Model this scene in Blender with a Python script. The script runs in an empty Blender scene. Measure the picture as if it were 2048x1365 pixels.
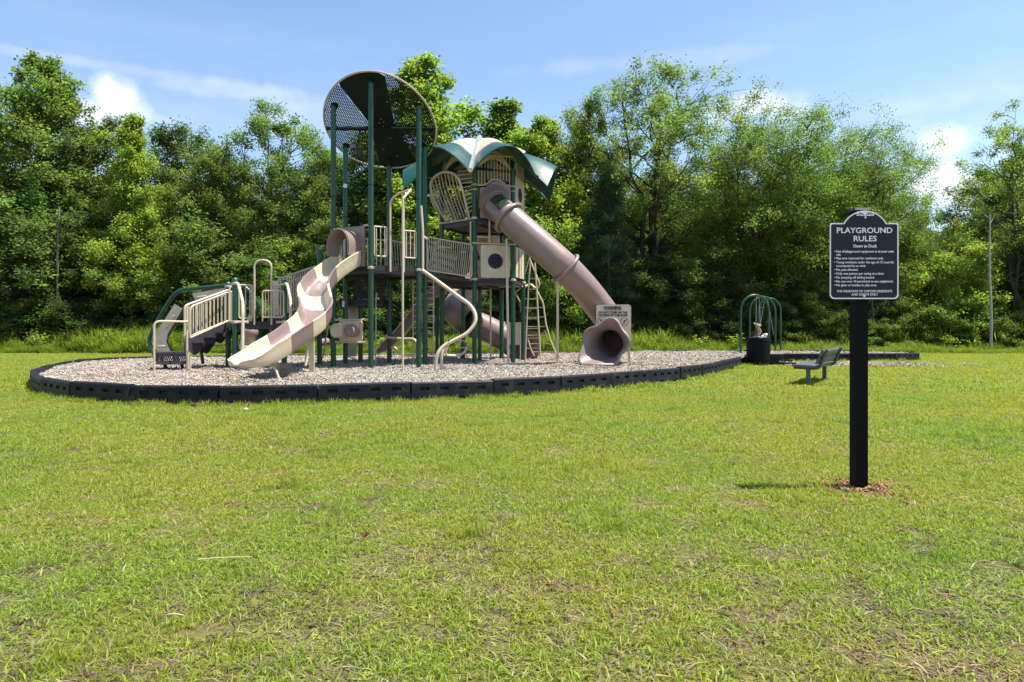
import bpy, bmesh, math, random
import numpy as np
from mathutils import Vector, Matrix, noise as mnoise
from mathutils.geometry import delaunay_2d_cdt

# ------------------------------------------------------------------ camera, sky, sun, exposure
SC = bpy.context.scene
R = math.radians
F = 1365.0                      # focal length in pixels of the 2048 wide photograph (24 mm on 36 mm)
cam_d = bpy.data.cameras.new("camera")
cam_d.sensor_width = 36.0
cam_d.lens = 24.0
cam_d.shift_y = -20.5 / 2048.0
cam_d.clip_start = 0.05
cam_d.clip_end = 1500.0
cam = bpy.data.objects.new("camera", cam_d)
SC.collection.objects.link(cam)
cam.location = (0, 0, 1.0)
cam.rotation_euler = (R(90), 0, 0)
SC.camera = cam

SUN_EL, SUN_AZ = 68.0, 92.0     # elevation; azimuth clockwise from +Y (behind the playground, to the right)
sun_dir = Vector((math.cos(R(SUN_EL)) * math.sin(R(SUN_AZ)), math.cos(R(SUN_EL)) * math.cos(R(SUN_AZ)), math.sin(R(SUN_EL))))
sd = bpy.data.lights.new("sun", 'SUN')
sd.energy = 4.3
sd.angle = R(0.55)
sd.color = (1.0, 0.95, 0.86)
so = bpy.data.objects.new("sun", sd)
SC.collection.objects.link(so)
so.location = (10, 20, 40)
so.rotation_euler = sun_dir.to_track_quat('Z', 'Y').to_euler()

SC.view_settings.view_transform = 'Standard'
SC.view_settings.look = 'None'
SC.view_settings.exposure = 1.35
SC.view_settings.gamma = 1.0
SC.view_settings.use_curve_mapping = False
SC.render.engine = 'CYCLES'
SC.cycles.max_bounces = 10
SC.cycles.diffuse_bounces = 6
SC.cycles.glossy_bounces = 3
SC.cycles.transmission_bounces = 6
SC.cycles.transparent_max_bounces = 6
SC.cycles.use_denoising = True
SC.cycles.sample_clamp_indirect = 6.0

world = bpy.data.worlds.new("World")
SC.world = world
world.use_nodes = True
wt = world.node_tree
wt.nodes.clear()


def N(t, typ, loc=None, **kw):
    n = t.nodes.new(typ)
    for k, v in kw.items():
        setattr(n, k, v)
    return n


def dir_of(px, py):
    return Vector(((px - 1024) / F, 1.0, -(py - 662) / F)).normalized()


def build_sky():
    t = wt
    L = t.links.new
    sky = N(t, 'ShaderNodeTexSky', sky_type='NISHITA', sun_disc=False)
    sky.sun_elevation = R(SUN_EL)
    sky.sun_rotation = R(SUN_AZ)
    sky.altitude = 100
    sky.air_density = 1.0
    sky.dust_density = 0.6
    sky.ozone_density = 2.0
    tc = N(t, 'ShaderNodeTexCoord')
    nz = N(t, 'ShaderNodeTexNoise')
    nz.inputs['Scale'].default_value = 11.0
    nz.inputs['Detail'].default_value = 7.0
    nz.inputs['Roughness'].default_value = 0.62
    L(tc.outputs['Generated'], nz.inputs['Vector'])
    nz2 = N(t, 'ShaderNodeTexNoise')
    nz2.inputs['Scale'].default_value = 2.2
    nz2.inputs['Detail'].default_value = 6.0
    nz2.inputs['Roughness'].default_value = 0.6
    mp = N(t, 'ShaderNodeMapping')
    mp.inputs['Scale'].default_value = (.7, 0.4, 3.2)
    mp.inputs['Rotation'].default_value = (0, R(14), R(20))
    L(tc.outputs['Generated'], mp.inputs['Vector'])
    L(mp.outputs[0], nz2.inputs['Vector'])

    def math_(op, a, b=None, clamp=False):
        m = N(t, 'ShaderNodeMath', operation=op, use_clamp=clamp)
        for i, v in enumerate((a, b)):
            if v is None:
                continue
            if isinstance(v, (int, float)):
                m.inputs[i].default_value = v
            else:
                L(v, m.inputs[i])
        return m.outputs[0]

    total = None
    # cumulus heads: (px, py, half width, half height, strength)
    for (px, py, hw, hh, st) in ((232, 198, 62, 62, 1.0), (190, 232, 70, 48, .8), (265, 225, 55, 40, .6), (1500, 212, 105, 34, .95), (1440, 225, 50, 34, .8), (1560, 222, 70, 26, .55),
                                 (1885, 285, 82, 44, 1.0), (1890, 370, 100, 66, 1.0), (1835, 300, 40, 25, .5), (2020, 300, 60, 60, .45), (560, 255, 110, 40, .3), (330, 240, 60, 20, .3), (230, 135, 300, 16, .26), (470, 180, 240, 26, .30), (620, 235, 170, 44, .36), (1330, 120, 300, 22, .16), (1900, 200, 220, 30, .22),
                                 (2400, 260, 160, 70, .8), (-260, 240, 150, 60, .8), (-650, 300, 200, 90, .9), (2900, 250, 200, 90, .9)):
        c = dir_of(px, py)
        up = Vector((0, 0, 1))
        ux = c.cross(up).normalized()
        uy = ux.cross(c).normalized()
        sc_ = (c.length * math.cos(math.atan2(abs(px - 1024), F)))
        sub = N(t, 'ShaderNodeVectorMath', operation='SUBTRACT')
        L(tc.outputs['Generated'], sub.inputs[0])
        sub.inputs[1].default_value = c
        dx = N(t, 'ShaderNodeVectorMath', operation='DOT_PRODUCT')
        L(sub.outputs[0], dx.inputs[0]); dx.inputs[1].default_value = ux * (F / hw / sc_ ** 1.5)
        dy = N(t, 'ShaderNodeVectorMath', operation='DOT_PRODUCT')
        L(sub.outputs[0], dy.inputs[0]); dy.inputs[1].default_value = uy * (F / hh / sc_)
        r2 = math_('SQRT', math_('ADD', math_('POWER', math_('ABSOLUTE', dx.outputs['Value']), 2.0), math_('POWER', math_('ABSOLUTE', dy.outputs['Value']), 2.0)))
        m = math_('SUBTRACT', 1.0, r2)
        m = math_('ADD', m, math_('MULTIPLY', math_('SUBTRACT', nz.outputs['Fac'], 0.5), 2.3))
        mr = N(t, 'ShaderNodeMapRange', interpolation_type='SMOOTHSTEP')
        L(m, mr.inputs['Value'])
        mr.inputs['From Min'].default_value = -0.05
        mr.inputs['From Max'].default_value = 0.75
        mr.inputs['To Max'].default_value = st
        total = mr.outputs[0] if total is None else math_('MAXIMUM', total, mr.outputs[0])
    mr = N(t, 'ShaderNodeMapRange', interpolation_type='SMOOTHSTEP')
    L(nz2.outputs['Fac'], mr.inputs['Value'])
    mr.inputs['From Min'].default_value = 0.44
    mr.inputs['From Max'].default_value = 0.85
    mr.inputs['To Max'].default_value = 0.30
    total = math_('MAXIMUM', total, mr.outputs[0])
    mix = N(t, 'ShaderNodeMixRGB')
    L(total, mix.inputs['Fac'])
    hsv = N(t, 'ShaderNodeHueSaturation')
    hsv.inputs['Saturation'].default_value = SKY_SAT
    hsv.inputs['Value'].default_value = 1.0
    L(sky.outputs[0], hsv.inputs['Color'])
    L(hsv.outputs[0], mix.inputs['Color1'])
    nz3 = N(t, 'ShaderNodeTexNoise')
    nz3.inputs['Scale'].default_value = 17.0
    nz3.inputs['Detail'].default_value = 5.0
    L(tc.outputs['Generated'], nz3.inputs['Vector'])
    cs_ = N(t, 'ShaderNodeMapRange')
    cs_.inputs['From Min'].default_value = 0.35
    cs_.inputs['From Max'].default_value = 0.62
    L(nz3.outputs['Fac'], cs_.inputs['Value'])
    cm_ = N(t, 'ShaderNodeMixRGB')
    L(cs_.outputs[0], cm_.inputs['Fac'])
    cm_.inputs['Color1'].default_value = (3.6, 4.0, 4.9, 1)
    cm_.inputs['Color2'].default_value = CLOUD
    L(cm_.outputs[0], mix.inputs['Color2'])
    bg = N(t, 'ShaderNodeBackground')
    bg.inputs['Strength'].default_value = SKY_STRENGTH
    L(mix.outputs[0], bg.inputs['Color'])
    out = N(t, 'ShaderNodeOutputWorld')
    L(bg.outputs[0], out.inputs['Surface'])


SKY_STRENGTH = 0.092
SKY_SAT = 1.0
CLOUD = (5.3, 5.5, 5.9, 1)
build_sky()

# ------------------------------------------------------------------ helpers


def W(px, py, D):
    """point of the place seen at a pixel of the photograph, D metres in front of the camera"""
    return Vector(((px - 1024) * D / F, D, 1.0 - (py - 662) * D / F))


def tag(o, label=None, cat=None, group=None, kind=None):
    if label: o['label'] = label
    if cat: o['category'] = cat
    if group: o['group'] = group
    if kind: o['kind'] = kind
    return o


def empty(name, loc, label, cat, group=None, rz=0.0):
    o = bpy.data.objects.new(name, None)
    o.empty_display_size = 0.2
    SC.collection.objects.link(o)
    o.location = loc
    o.rotation_euler = (0, 0, rz)
    return tag(o, label, cat, group)


def link(name, me, parent=None, world_coords=True):
    o = bpy.data.objects.new(name, me)
    SC.collection.objects.link(o)
    if parent is not None:
        o.parent = parent
        if world_coords and parent.parent is None and parent.type == 'EMPTY':
            o.location = -Vector(parent.location)
    return o


def catmull(pts, n=6, closed=False):
    P = [Vector(p) for p in pts]
    if len(P) < 3:
        return P
    out = []
    m = len(P)
    for i in range(m if closed else m - 1):
        if closed:
            a, b, c, d = P[(i - 1) % m], P[i], P[(i + 1) % m], P[(i + 2) % m]
        else:
            a = P[i - 1] if i > 0 else P[0] * 2 - P[1]
            b, c = P[i], P[i + 1]
            d = P[i + 2] if i + 2 < m else P[-1] * 2 - P[-2]
        for k in range(n):
            t = k / n
            out.append(0.5 * ((2 * b) + (c - a) * t + (2 * a - 5 * b + 4 * c - d) * t * t + (3 * b - a - 3 * c + d) * t ** 3))
    if not closed:
        out.append(P[-1])
    return out


def rounded(pts, r=0.08, n=5):
    """polyline with rounded corners"""
    P = [Vector(p) for p in pts]
    out = [P[0]]
    for i in range(1, len(P) - 1):
        a, b, c = P[i - 1], P[i], P[i + 1]
        ra = min(r, (a - b).length * 0.49, (c - b).length * 0.49)
        p0 = b + (a - b).normalized() * ra
        p1 = b + (c - b).normalized() * ra
        for k in range(n + 1):
            t = k / n
            out.append((1 - t) ** 2 * p0 + 2 * t * (1 - t) * b + t * t * p1)
    out.append(P[-1])
    return out


class MB:
    """collects shapes into one mesh"""

    def __init__(s):
        s.v = []; s.f = []; s.sm = []

    def add(s, vs, fs, smooth=False):
        b = len(s.v)
        s.v.extend(Vector(v) for v in vs)
        for f in fs:
            s.f.append(tuple(i + b for i in f)); s.sm.append(smooth)

    def tube(s, pts, r, n=8, cap=True, closed=False):
        P = [Vector(p) for p in pts]
        m = len(P)
        rs = r if isinstance(r, (list, tuple)) else [r] * m
        tang = []
        for i in range(m):
            if closed:
                d = P[(i + 1) % m] - P[i - 1]
            else:
                d = P[min(i + 1, m - 1)] - P[max(i - 1, 0)]
            tang.append(d.normalized() if d.length > 1e-9 else Vector((0, 0, 1)))
        ref = Vector((0, 0, 1)) if abs(tang[0].z) < 0.9 else Vector((1, 0, 0))
        u = tang[0].cross(ref).normalized()
        vs = []
        for i in range(m):
            u = (u - tang[i] * u.dot(tang[i]))
            u = u.normalized() if u.length > 1e-9 else tang[i].orthogonal().normalized()
            w = tang[i].cross(u)
            for k in range(n):
                a = 2 * math.pi * k / n
                vs.append(P[i] + (u * math.cos(a) + w * math.sin(a)) * rs[i])
        fs = []
        for i in range(m if closed else m - 1):
            j = (i + 1) % m
            for k in range(n):
                fs.append((i * n + k, i * n + (k + 1) % n, j * n + (k + 1) % n, j * n + k))
        s.add(vs, fs, True)
        if cap and not closed:
            s.add(vs[:n], [tuple(range(n))[::-1]])
            s.add(vs[-n:], [tuple(range(n))])
        return s

    def cyl(s, a, b, r, n=16):
        return s.tube([a, b], r, n)

    def box(s, c, size, M=None):
        c = Vector(c)
        hx, hy, hz = size[0] / 2, size[1] / 2, size[2] / 2
        vs = [Vector((x * hx, y * hy, z * hz)) for z in (-1, 1) for y in (-1, 1) for x in (-1, 1)]
        if M is not None:
            vs = [M @ v for v in vs]
        s.add([v + c for v in vs], [(0, 2, 3, 1), (4, 5, 7, 6), (0, 1, 5, 4), (2, 6, 7, 3), (0, 4, 6, 2), (1, 3, 7, 5)])
        return s

    def bar(s, a, b, w, h, up=(0, 0, 1)):
        """rectangular bar from a to b"""
        a, b = Vector(a), Vector(b)
        d = (b - a).normalized()
        up = Vector(up)
        x = d.cross(up)
        x = x.normalized() if x.length > 1e-6 else d.orthogonal().normalized()
        z = x.cross(d)
        vs = []
        for p in (a, b):
            for (i, j) in ((-1, -1), (1, -1), (1, 1), (-1, 1)):
                vs.append(p + x * (i * w / 2) + z * (j * h / 2))
        s.add(vs, [(0, 3, 2, 1), (4, 5, 6, 7), (0, 1, 5, 4), (1, 2, 6, 5), (2, 3, 7, 6), (3, 0, 4, 7)])
        return s

    def prism(s, pts, thick, nrm):
        """flat polygon (list of points) given a thickness along nrm"""
        P = [Vector(p) for p in pts]
        nn = Vector(nrm).normalized() * (thick / 2)
        n = len(P)
        vs = [p - nn for p in P] + [p + nn for p in P]
        fs = [tuple(range(n))[::-1], tuple(range(n, 2 * n))]
        fs += [(i, (i + 1) % n, n + (i + 1) % n, n + i) for i in range(n)]
        s.add(vs, fs)
        return s

    def sheet(s, grid, thick=0.0, smooth=True):
        """grid[i][j] of points; optional thickness (closed shell)"""
        m, n = len(grid), len(grid[0])
        G = [[Vector(p) for p in row] for row in grid]
        vs = [p for row in G for p in row]
        q = [(i * n + j, i * n + j + 1, (i + 1) * n + j + 1, (i + 1) * n + j) for i in range(m - 1) for j in range(n - 1)]
        if thick == 0:
            s.add(vs, q, smooth)
            return s
        nor = []
        for i in range(m):
            for j in range(n):
                du = G[min(i + 1, m - 1)][j] - G[max(i - 1, 0)][j]
                dv = G[i][min(j + 1, n - 1)] - G[i][max(j - 1, 0)]
                c = du.cross(dv)
                nor.append(c.normalized() if c.length > 1e-9 else Vector((0, 0, 1)))
        vs2 = [v + k * thick for v, k in zip(vs, nor)]
        o = m * n
        fs = [f[::-1] for f in q] + [tuple(o + k for k in f) for f in q]
        edge = [(i * n, (i + 1) * n) for i in range(m - 1)] + [((i + 1) * n + n - 1, i * n + n - 1) for i in range(m - 1)]
        edge += [(j + 1, j) for j in range(n - 1)] + [((m - 1) * n + j, (m - 1) * n + j + 1) for j in range(n - 1)]
        fs += [(a, b, o + b, o + a) for a, b in edge]
        s.add(vs + vs2, fs, smooth)
        return s

    def lathe(s, prof, c=(0, 0, 0), n=20, M=None, smooth=True):
        """profile of (radius, height) about z at c (or mapped by M)"""
        c = Vector(c)
        vs = []
        for (r, h) in prof:
            for k in range(n):
                a = 2 * math.pi * k / n
                p = Vector((r * math.cos(a), r * math.sin(a), h))
                if M is not None:
                    p = M @ p
                vs.append(p + c)
        m = len(prof)
        fs = [(i * n + k, i * n + (k + 1) % n, (i + 1) * n + (k + 1) % n, (i + 1) * n + k) for i in range(m - 1) for k in range(n)]
        s.add(vs, fs, smooth)
        if prof[0][0] > 1e-4: s.add(vs[:n], [tuple(range(n))[::-1]])
        if prof[-1][0] > 1e-4: s.add(vs[-n:], [tuple(range(n))])
        return s

    def mesh(s, name, mat, sharp=38):
        me = bpy.data.meshes.new(name)
        me.from_pydata([tuple(v) for v in s.v], [], s.f)
        me.polygons.foreach_set('use_smooth', s.sm)
        if any(s.sm):
            try:
                me.set_sharp_from_angle(angle=R(sharp))
            except Exception:
                pass
        if mat: me.materials.append(mat)
        me.update()
        return me

    def build(s, name, mat, parent=None, kind=None):
        o = link(name, s.mesh(name, mat), parent)
        if kind: o['kind'] = kind
        return o


# ------------------------------------------------------------------ materials
MATS = {}


def material(name, col, rough=0.5, var=0.12, scale=6.0, bump=0.0, bscale=120.0, spec=0.5, coat=0.0, col2=None, mscale=None, metal=0.0, dirt=None):
    m = bpy.data.materials.new(name)
    m.use_nodes = True
    t = m.node_tree
    L = t.links.new
    b = t.nodes['Principled BSDF']
    b.inputs['Roughness'].default_value = rough
    b.inputs['Specular IOR Level'].default_value = spec
    b.inputs['Coat Weight'].default_value = coat
    b.inputs['Coat Roughness'].default_value = 0.15
    b.inputs['Metallic'].default_value = metal
    geo = N(t, 'ShaderNodeNewGeometry')
    nz = N(t, 'ShaderNodeTexNoise')
    nz.inputs['Scale'].default_value = scale
    nz.inputs['Detail'].default_value = 6
    nz.inputs['Roughness'].default_value = 0.6
    L(geo.outputs['Position'], nz.inputs['Vector'])
    ramp = N(t, 'ShaderNodeValToRGB')
    ramp.color_ramp.elements[0].position = 0.3
    ramp.color_ramp.elements[1].position = 0.72
    c2 = col2 or tuple(min(1, c * (1 + var)) for c in col)
    ramp.color_ramp.elements[0].color = (*[c * (1 - var) for c in col], 1)
    ramp.color_ramp.elements[1].color = (*c2, 1)
    L(nz.outputs['Fac'], ramp.inputs['Fac'])
    csock = ramp.outputs[0]
    if dirt:
        nd = N(t, 'ShaderNodeTexNoise')
        nd.inputs['Scale'].default_value = dirt[1]
        nd.inputs['Detail'].default_value = 8
        nd.inputs['Roughness'].default_value = 0.7
        L(geo.outputs['Position'], nd.inputs['Vector'])
        r2 = N(t, 'ShaderNodeMapRange')
        r2.inputs['From Min'].default_value = 0.52
        r2.inputs['From Max'].default_value = 0.75
        r2.inputs['To Max'].default_value = dirt[2]
        L(nd.outputs['Fac'], r2.inputs['Value'])
        mx = N(t, 'ShaderNodeMixRGB')
        L(r2.outputs[0], mx.inputs['Fac'])
        L(csock, mx.inputs['Color1'])
        mx.inputs['Color2'].default_value = (*dirt[0], 1)
        csock = mx.outputs[0]
    L(csock, b.inputs['Base Color'])
    rr = N(t, 'ShaderNodeMapRange')
    rr.inputs['To Min'].default_value = max(0.02, rough - 0.1)
    rr.inputs['To Max'].default_value = min(1, rough + 0.12)
    L(nz.outputs['Fac'], rr.inputs['Value'])
    L(rr.outputs[0], b.inputs['Roughness'])
    if bump:
        nb = N(t, 'ShaderNodeTexNoise')
        nb.inputs['Scale'].default_value = bscale
        nb.inputs['Detail'].default_value = 4
        L(geo.outputs['Position'], nb.inputs['Vector'])
        bp = N(t, 'ShaderNodeBump')
        bp.inputs['Strength'].default_value = bump
        bp.inputs['Distance'].default_value = 0.01
        L(nb.outputs['Fac'], bp.inputs['Height'])
        L(bp.outputs[0], b.inputs['Normal'])
    MATS[name] = m
    return m


TAN_DIRT = ((0.22, 0.16, 0.10), 3.5, 0.45)
TAN = material('tan_powder_coat', (0.53, 0.44, 0.315), 0.42, 0.05, 3, dirt=((0.30, 0.22, 0.14), 7, 0.35))
TANP = material('tan_plastic', (0.56, 0.47, 0.345), 0.40, 0.05, 3, bump=0.05, bscale=60, dirt=TAN_DIRT)
SLIDE_TAN = material('slide_tan_plastic', (0.58, 0.49, 0.34), 0.34, 0.05, 3, coat=0.05, dirt=((0.34, 0.24, 0.14), 2.6, 0.4))
BROWN = material('brown_plastic', (0.220, 0.157, 0.142), 0.36, 0.07, 3, coat=0.12, bump=0.03, bscale=90, dirt=((0.25, 0.14, 0.09), 3.0, 0.4))
BROWN2 = material('brown_slide_plastic', (0.28, 0.185, 0.135), 0.42, 0.06, 3, bump=0.03, bscale=90, dirt=((0.22, 0.13, 0.08), 2.5, 0.35))
GREEN = material('green_powder_coat', (0.004, 0.056, 0.027), 0.33, 0.12, 4, dirt=((0.05, 0.07, 0.055), 9, 0.3))
GREENP = material('green_plastic', (0.008, 0.085, 0.06), 0.35, 0.1, 4)
GREENR = material('green_roof_plastic', (0.006, 0.056, 0.043), 0.30, 0.1, 3, spec=.5)
GREEND = material('dark_green_sheet', (0.002, 0.012, 0.009), 0.6, 0.1, 5, spec=.2)
DECK = material('dark_coated_deck', (0.018, 0.015, 0.017), 0.55, 0.2, 8, bump=0.1)
PURP = material('dark_plum_coating', (0.040, 0.032, 0.044), 0.5, 0.15, 8)
NAVY = material('navy_lens', (0.008, 0.011, 0.026), 0.5, 0.1, 5, spec=.3)
KERB = material('black_border_plastic', (0.009, 0.010, 0.015), 0.55, 0.2, 5, spec=.2, bump=0.08, bscale=70, dirt=((0.085, 0.075, 0.06), 4, 0.55))
BLACK = material('black_paint', (0.004, 0.004, 0.005), 0.55, 0.15, 6, bump=0.03, spec=.1)
SIGNF = material('sign_face_slate', (0.022, 0.022, 0.034), 0.45, 0.06, 4, spec=.2)
SIGNW = material('sign_white', (0.86, 0.85, 0.90), 0.5, 0.04, 10)
STEEL = material('galvanised_steel', (0.45, 0.45, 0.45), 0.35, 0.1, 20, metal=0.9)
GREYB = material('grey_coated_bench', (0.075, 0.082, 0.098), 0.42, 0.12, 12, bump=0.1)
BINM = material('black_bin_coating', (0.006, 0.006, 0.011), 0.55, 0.2, 14, bump=0.15, spec=.15)
INK = material('black_ink', (0.03, 0.035, 0.03), 0.6, 0.05, 10)
WHITE = material('white_paper', (0.75, 0.74, 0.72), 0.6, 0.05, 20)
PINK = material('pinkish_tan_plastic', (0.50, 0.36, 0.29), 0.5, 0.1, 20)
ROPE = material('black_rope', (0.010, 0.010, 0.012), 0.8, 0.2, 40)
BARK = material('tree_bark', (0.085, 0.068, 0.052), 0.9, 0.35, 6, bump=0.6, bscale=25)
BARKD = material('dark_bark', (0.050, 0.040, 0.032), 0.9, 0.35, 6, bump=0.6, bscale=25)
BARKG = material('grey_dead_wood', (0.34, 0.31, 0.29), 0.9, 0.3, 5, bump=0.5, bscale=30)
STICK = material('pale_dry_straw', (0.50, 0.42, 0.30), 0.8, 0.1, 40)
DRYLEAF = material('dry_brown_leaf', (0.23, 0.085, 0.03), 0.7, 0.3, 40)
STONE = material('pale_pebble', (0.55, 0.48, 0.40), 0.8, 0.15, 40)


def leaf_material(name, col, transl=0.55, tint=1.0):
    """leaf colour = per-leaf colour attribute times the colour of the kind"""
    m = bpy.data.materials.new(name)
    m.use_nodes = True
    t = m.node_tree
    t.nodes.clear()
    L = t.links.new
    at = N(t, 'ShaderNodeAttribute', attribute_name='Col')
    oi = N(t, 'ShaderNodeObjectInfo')
    mul = N(t, 'ShaderNodeMixRGB', blend_type='MULTIPLY')
    mul.inputs['Fac'].default_value = 1
    mul.inputs['Color2'].default_value = (*col, 1)
    L(at.outputs['Color'], mul.inputs['Color1'])
    mul2 = N(t, 'ShaderNodeMixRGB', blend_type='MULTIPLY')
    mul2.inputs['Fac'].default_value = tint
    L(mul.outputs[0], mul2.inputs['Color1'])
    L(oi.outputs['Color'], mul2.inputs['Color2'])
    d = N(t, 'ShaderNodeBsdfPrincipled')
    d.inputs['Roughness'].default_value = 0.62
    d.inputs['Specular IOR Level'].default_value = 0.18
    L(mul2.outputs[0], d.inputs['Base Color'])
    tr = N(t, 'ShaderNodeBsdfTranslucent')
    g = N(t, 'ShaderNodeMixRGB', blend_type='MULTIPLY')
    g.inputs['Fac'].default_value = 1
    g.inputs['Color2'].default_value = (1.32, 1.40, 0.62, 1)
    L(mul2.outputs[0], g.inputs['Color1'])
    L(g.outputs[0], tr.inputs['Color'])
    mx = N(t, 'ShaderNodeMixShader')
    mx.inputs['Fac'].default_value = transl
    L(d.outputs[0], mx.inputs[1])
    L(tr.outputs[0], mx.inputs[2])
    o = N(t, 'ShaderNodeOutputMaterial')
    L(mx.outputs[0], o.inputs['Surface'])
    return m


LEAF = leaf_material('tree_leaf', (0.132, 0.190, 0.060), 0.6)
NEEDLE = leaf_material('pine_needle', (0.052, 0.092, 0.046), 0.4)
WEED = leaf_material('weed_leaf', (0.15, 0.215, 0.035), 0.55)


def np_mesh(name, verts, quads, mat, cols=None, smooth=False):
    """fast mesh from numpy quads; cols: per-vertex RGB"""
    me = bpy.data.meshes.new(name)
    nv, nf = len(verts), len(quads)
    k = quads.shape[1]
    me.vertices.add(nv)
    me.vertices.foreach_set('co', np.ascontiguousarray(verts, dtype=np.float32).ravel())
    me.loops.add(nf * k)
    me.loops.foreach_set('vertex_index', np.ascontiguousarray(quads, dtype=np.int32).ravel())
    me.polygons.add(nf)
    me.polygons.foreach_set('loop_start', np.arange(0, nf * k, k, dtype=np.int32))
    me.polygons.foreach_set('loop_total', np.full(nf, k, dtype=np.int32))
    if smooth:
        me.polygons.foreach_set('use_smooth', np.ones(nf, dtype=bool))
    if cols is not None:
        a = me.color_attributes.new('Col', 'FLOAT_COLOR', 'POINT')
        c4 = np.ones((nv, 4), dtype=np.float32)
        c4[:, :3] = cols
        a.data.foreach_set('color', c4.ravel())
    if mat: me.materials.append(mat)
    me.update(calc_edges=True)
    return me


def scatter(name, pts, rot, scl, srcs, kind='stuff', idx=None):
    """one object: a mesh of points with a geometry-nodes modifier that stands one of the source meshes on each"""
    me = bpy.data.meshes.new(name)
    n = len(pts)
    me.vertices.add(n)
    me.vertices.foreach_set('co', np.ascontiguousarray(pts, dtype=np.float32).ravel())
    a = me.attributes.new('rot', 'FLOAT_VECTOR', 'POINT'); a.data.foreach_set('vector', np.ascontiguousarray(rot, dtype=np.float32).ravel())
    a = me.attributes.new('scl', 'FLOAT', 'POINT'); a.data.foreach_set('value', np.ascontiguousarray(scl, dtype=np.float32))
    if idx is None:
        idx = np.random.default_rng(5).integers(0, len(srcs), n)
    a = me.attributes.new('idx', 'INT', 'POINT'); a.data.foreach_set('value', np.ascontiguousarray(idx, dtype=np.int32))
    coll = bpy.data.collections.new(name + '_kinds')
    for i, s in enumerate(srcs):
        ob = bpy.data.objects.new('%s_kind_%c' % (name, 97 + i), s)
        coll.objects.link(ob)
    ng = bpy.data.node_groups.new(name + '_scatter', 'GeometryNodeTree')
    ng.interface.new_socket('Geometry', in_out='INPUT', socket_type='NodeSocketGeometry')
    ng.interface.new_socket('Geometry', in_out='OUTPUT', socket_type='NodeSocketGeometry')
    gi = N(ng, 'NodeGroupInput'); go = N(ng, 'NodeGroupOutput')
    ci = N(ng, 'GeometryNodeCollectionInfo')
    ci.inputs['Collection'].default_value = coll
    ci.inputs['Separate Children'].default_value = True
    ci.inputs['Reset Children'].default_value = True
    ip = N(ng, 'GeometryNodeInstanceOnPoints')
    ip.inputs['Pick Instance'].default_value = True

    def attr(nm, ty):
        x = N(ng, 'GeometryNodeInputNamedAttribute', data_type=ty)
        x.inputs['Name'].default_value = nm
        return x.outputs['Attribute']
    L = ng.links.new
    L(gi.outputs[0], ip.inputs['Points'])
    L(ci.outputs[0], ip.inputs['Instance'])
    L(attr('idx', 'INT'), ip.inputs['Instance Index'])
    L(attr('rot', 'FLOAT_VECTOR'), ip.inputs['Rotation'])
    L(attr('scl', 'FLOAT'), ip.inputs['Scale'])
    L(ip.outputs[0], go.inputs[0])
    o = bpy.data.objects.new(name, me)
    SC.collection.objects.link(o)
    md = o.modifiers.new('scatter', 'NODES')
    md.node_group = ng
    o['kind'] = kind
    return o
# ------------------------------------------------------------------ ground, border, chips
CZ = 0.20                        # level of the wood chips inside the border
OUT = [(-9.2, 13.3), (-8.72, 12.4), (-7.82, 11.25), (-7.0, 10.32), (-6.05, 9.62), (-5.02, 9.2), (-3.89, 9.1), (-2.72, 9.33), (-1.55, 9.62), (-.46, 10.08), (.52, 10.7), (1.36, 11.45),
       (2.17, 12.28), (2.94, 13.15), (3.62, 14.05), (4.25, 15.0), (4.85, 16.0), (5.42, 17.1), (5.95, 18.2), (6.45, 19.3), (6.85, 20.3), (7.25, 21.35), (8.3, 21.7), (9.6, 21.8), (11.2, 22.0), (12.6, 22.2), (13.5, 22.7), (13.95, 23.8),
       (13.3, 25.0), (11.8, 25.7), (9.6, 26.0), (7.0, 26.1), (4.6, 25.5), (2.6, 24.3), (.8, 23.0), (-1.3, 22.0), (-3.6, 21.5), (-6.0, 21.2), (-8.5, 20.7), (-10.2, 19.6), (-11.0, 18.2), (-10.8, 16.6), (-10.0, 14.8)]


def resample(P, step, start):
    P = [Vector((x, y)) for x, y in P]
    P = P[start:] + P[:start]
    P.append(P[0])
    out = [P[0].copy()]
    cur = P[0].copy(); i = 1
    while i < len(P):
        d = (P[i] - cur).length
        # advance so that the chord from the last joint is one step long
        if (P[i] - out[-1]).length < step:
            cur = P[i].copy(); i += 1
            continue
        a, b = cur, P[i]
        lo, hi = 0.0, 1.0
        for _ in range(30):
            mid = (lo + hi) / 2
            if ((a + (b - a) * mid) - out[-1]).length < step: lo = mid
            else: hi = mid
        cur = a + (b - a) * hi
        out.append(cur.copy())
    return out


best = None
for q in range(60):                 # the piece length that closes the loop evenly
    st_ = 1.18 + .0015 * q
    J_ = resample(OUT, st_, 6)
    gap = (J_[-1] - J_[0]).length
    err = min(abs(gap - st_), gap)
    if best is None or err < best[0]:
        best = (err, J_, gap)
JOINTS = best[1]
if best[2] < 0.5:
    JOINTS.pop()
POLY = np.array([(p.x, p.y) for p in JOINTS])


def inside(px, py, poly):
    r = np.zeros(px.shape, dtype=bool)
    n = len(poly)
    j = n - 1
    for i in range(n):
        xi, yi = poly[i]; xj, yj = poly[j]
        c = ((yi > py) != (yj > py)) & (px < (xj - xi) * (py - yi) / (yj - yi + 1e-12) + xi)
        r ^= c
        j = i
    return r


def edge_dist(px, py, poly):
    d = np.full(px.shape, 1e9)
    n = len(poly)
    for i in range(n):
        a = poly[i]; b = poly[(i + 1) % n]
        ab = b - a
        t = np.clip(((px - a[0]) * ab[0] + (py - a[1]) * ab[1]) / (ab @ ab), 0, 1)
        d = np.minimum(d, np.hypot(px - a[0] - t * ab[0], py - a[1] - t * ab[1]))
    return d


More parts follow.
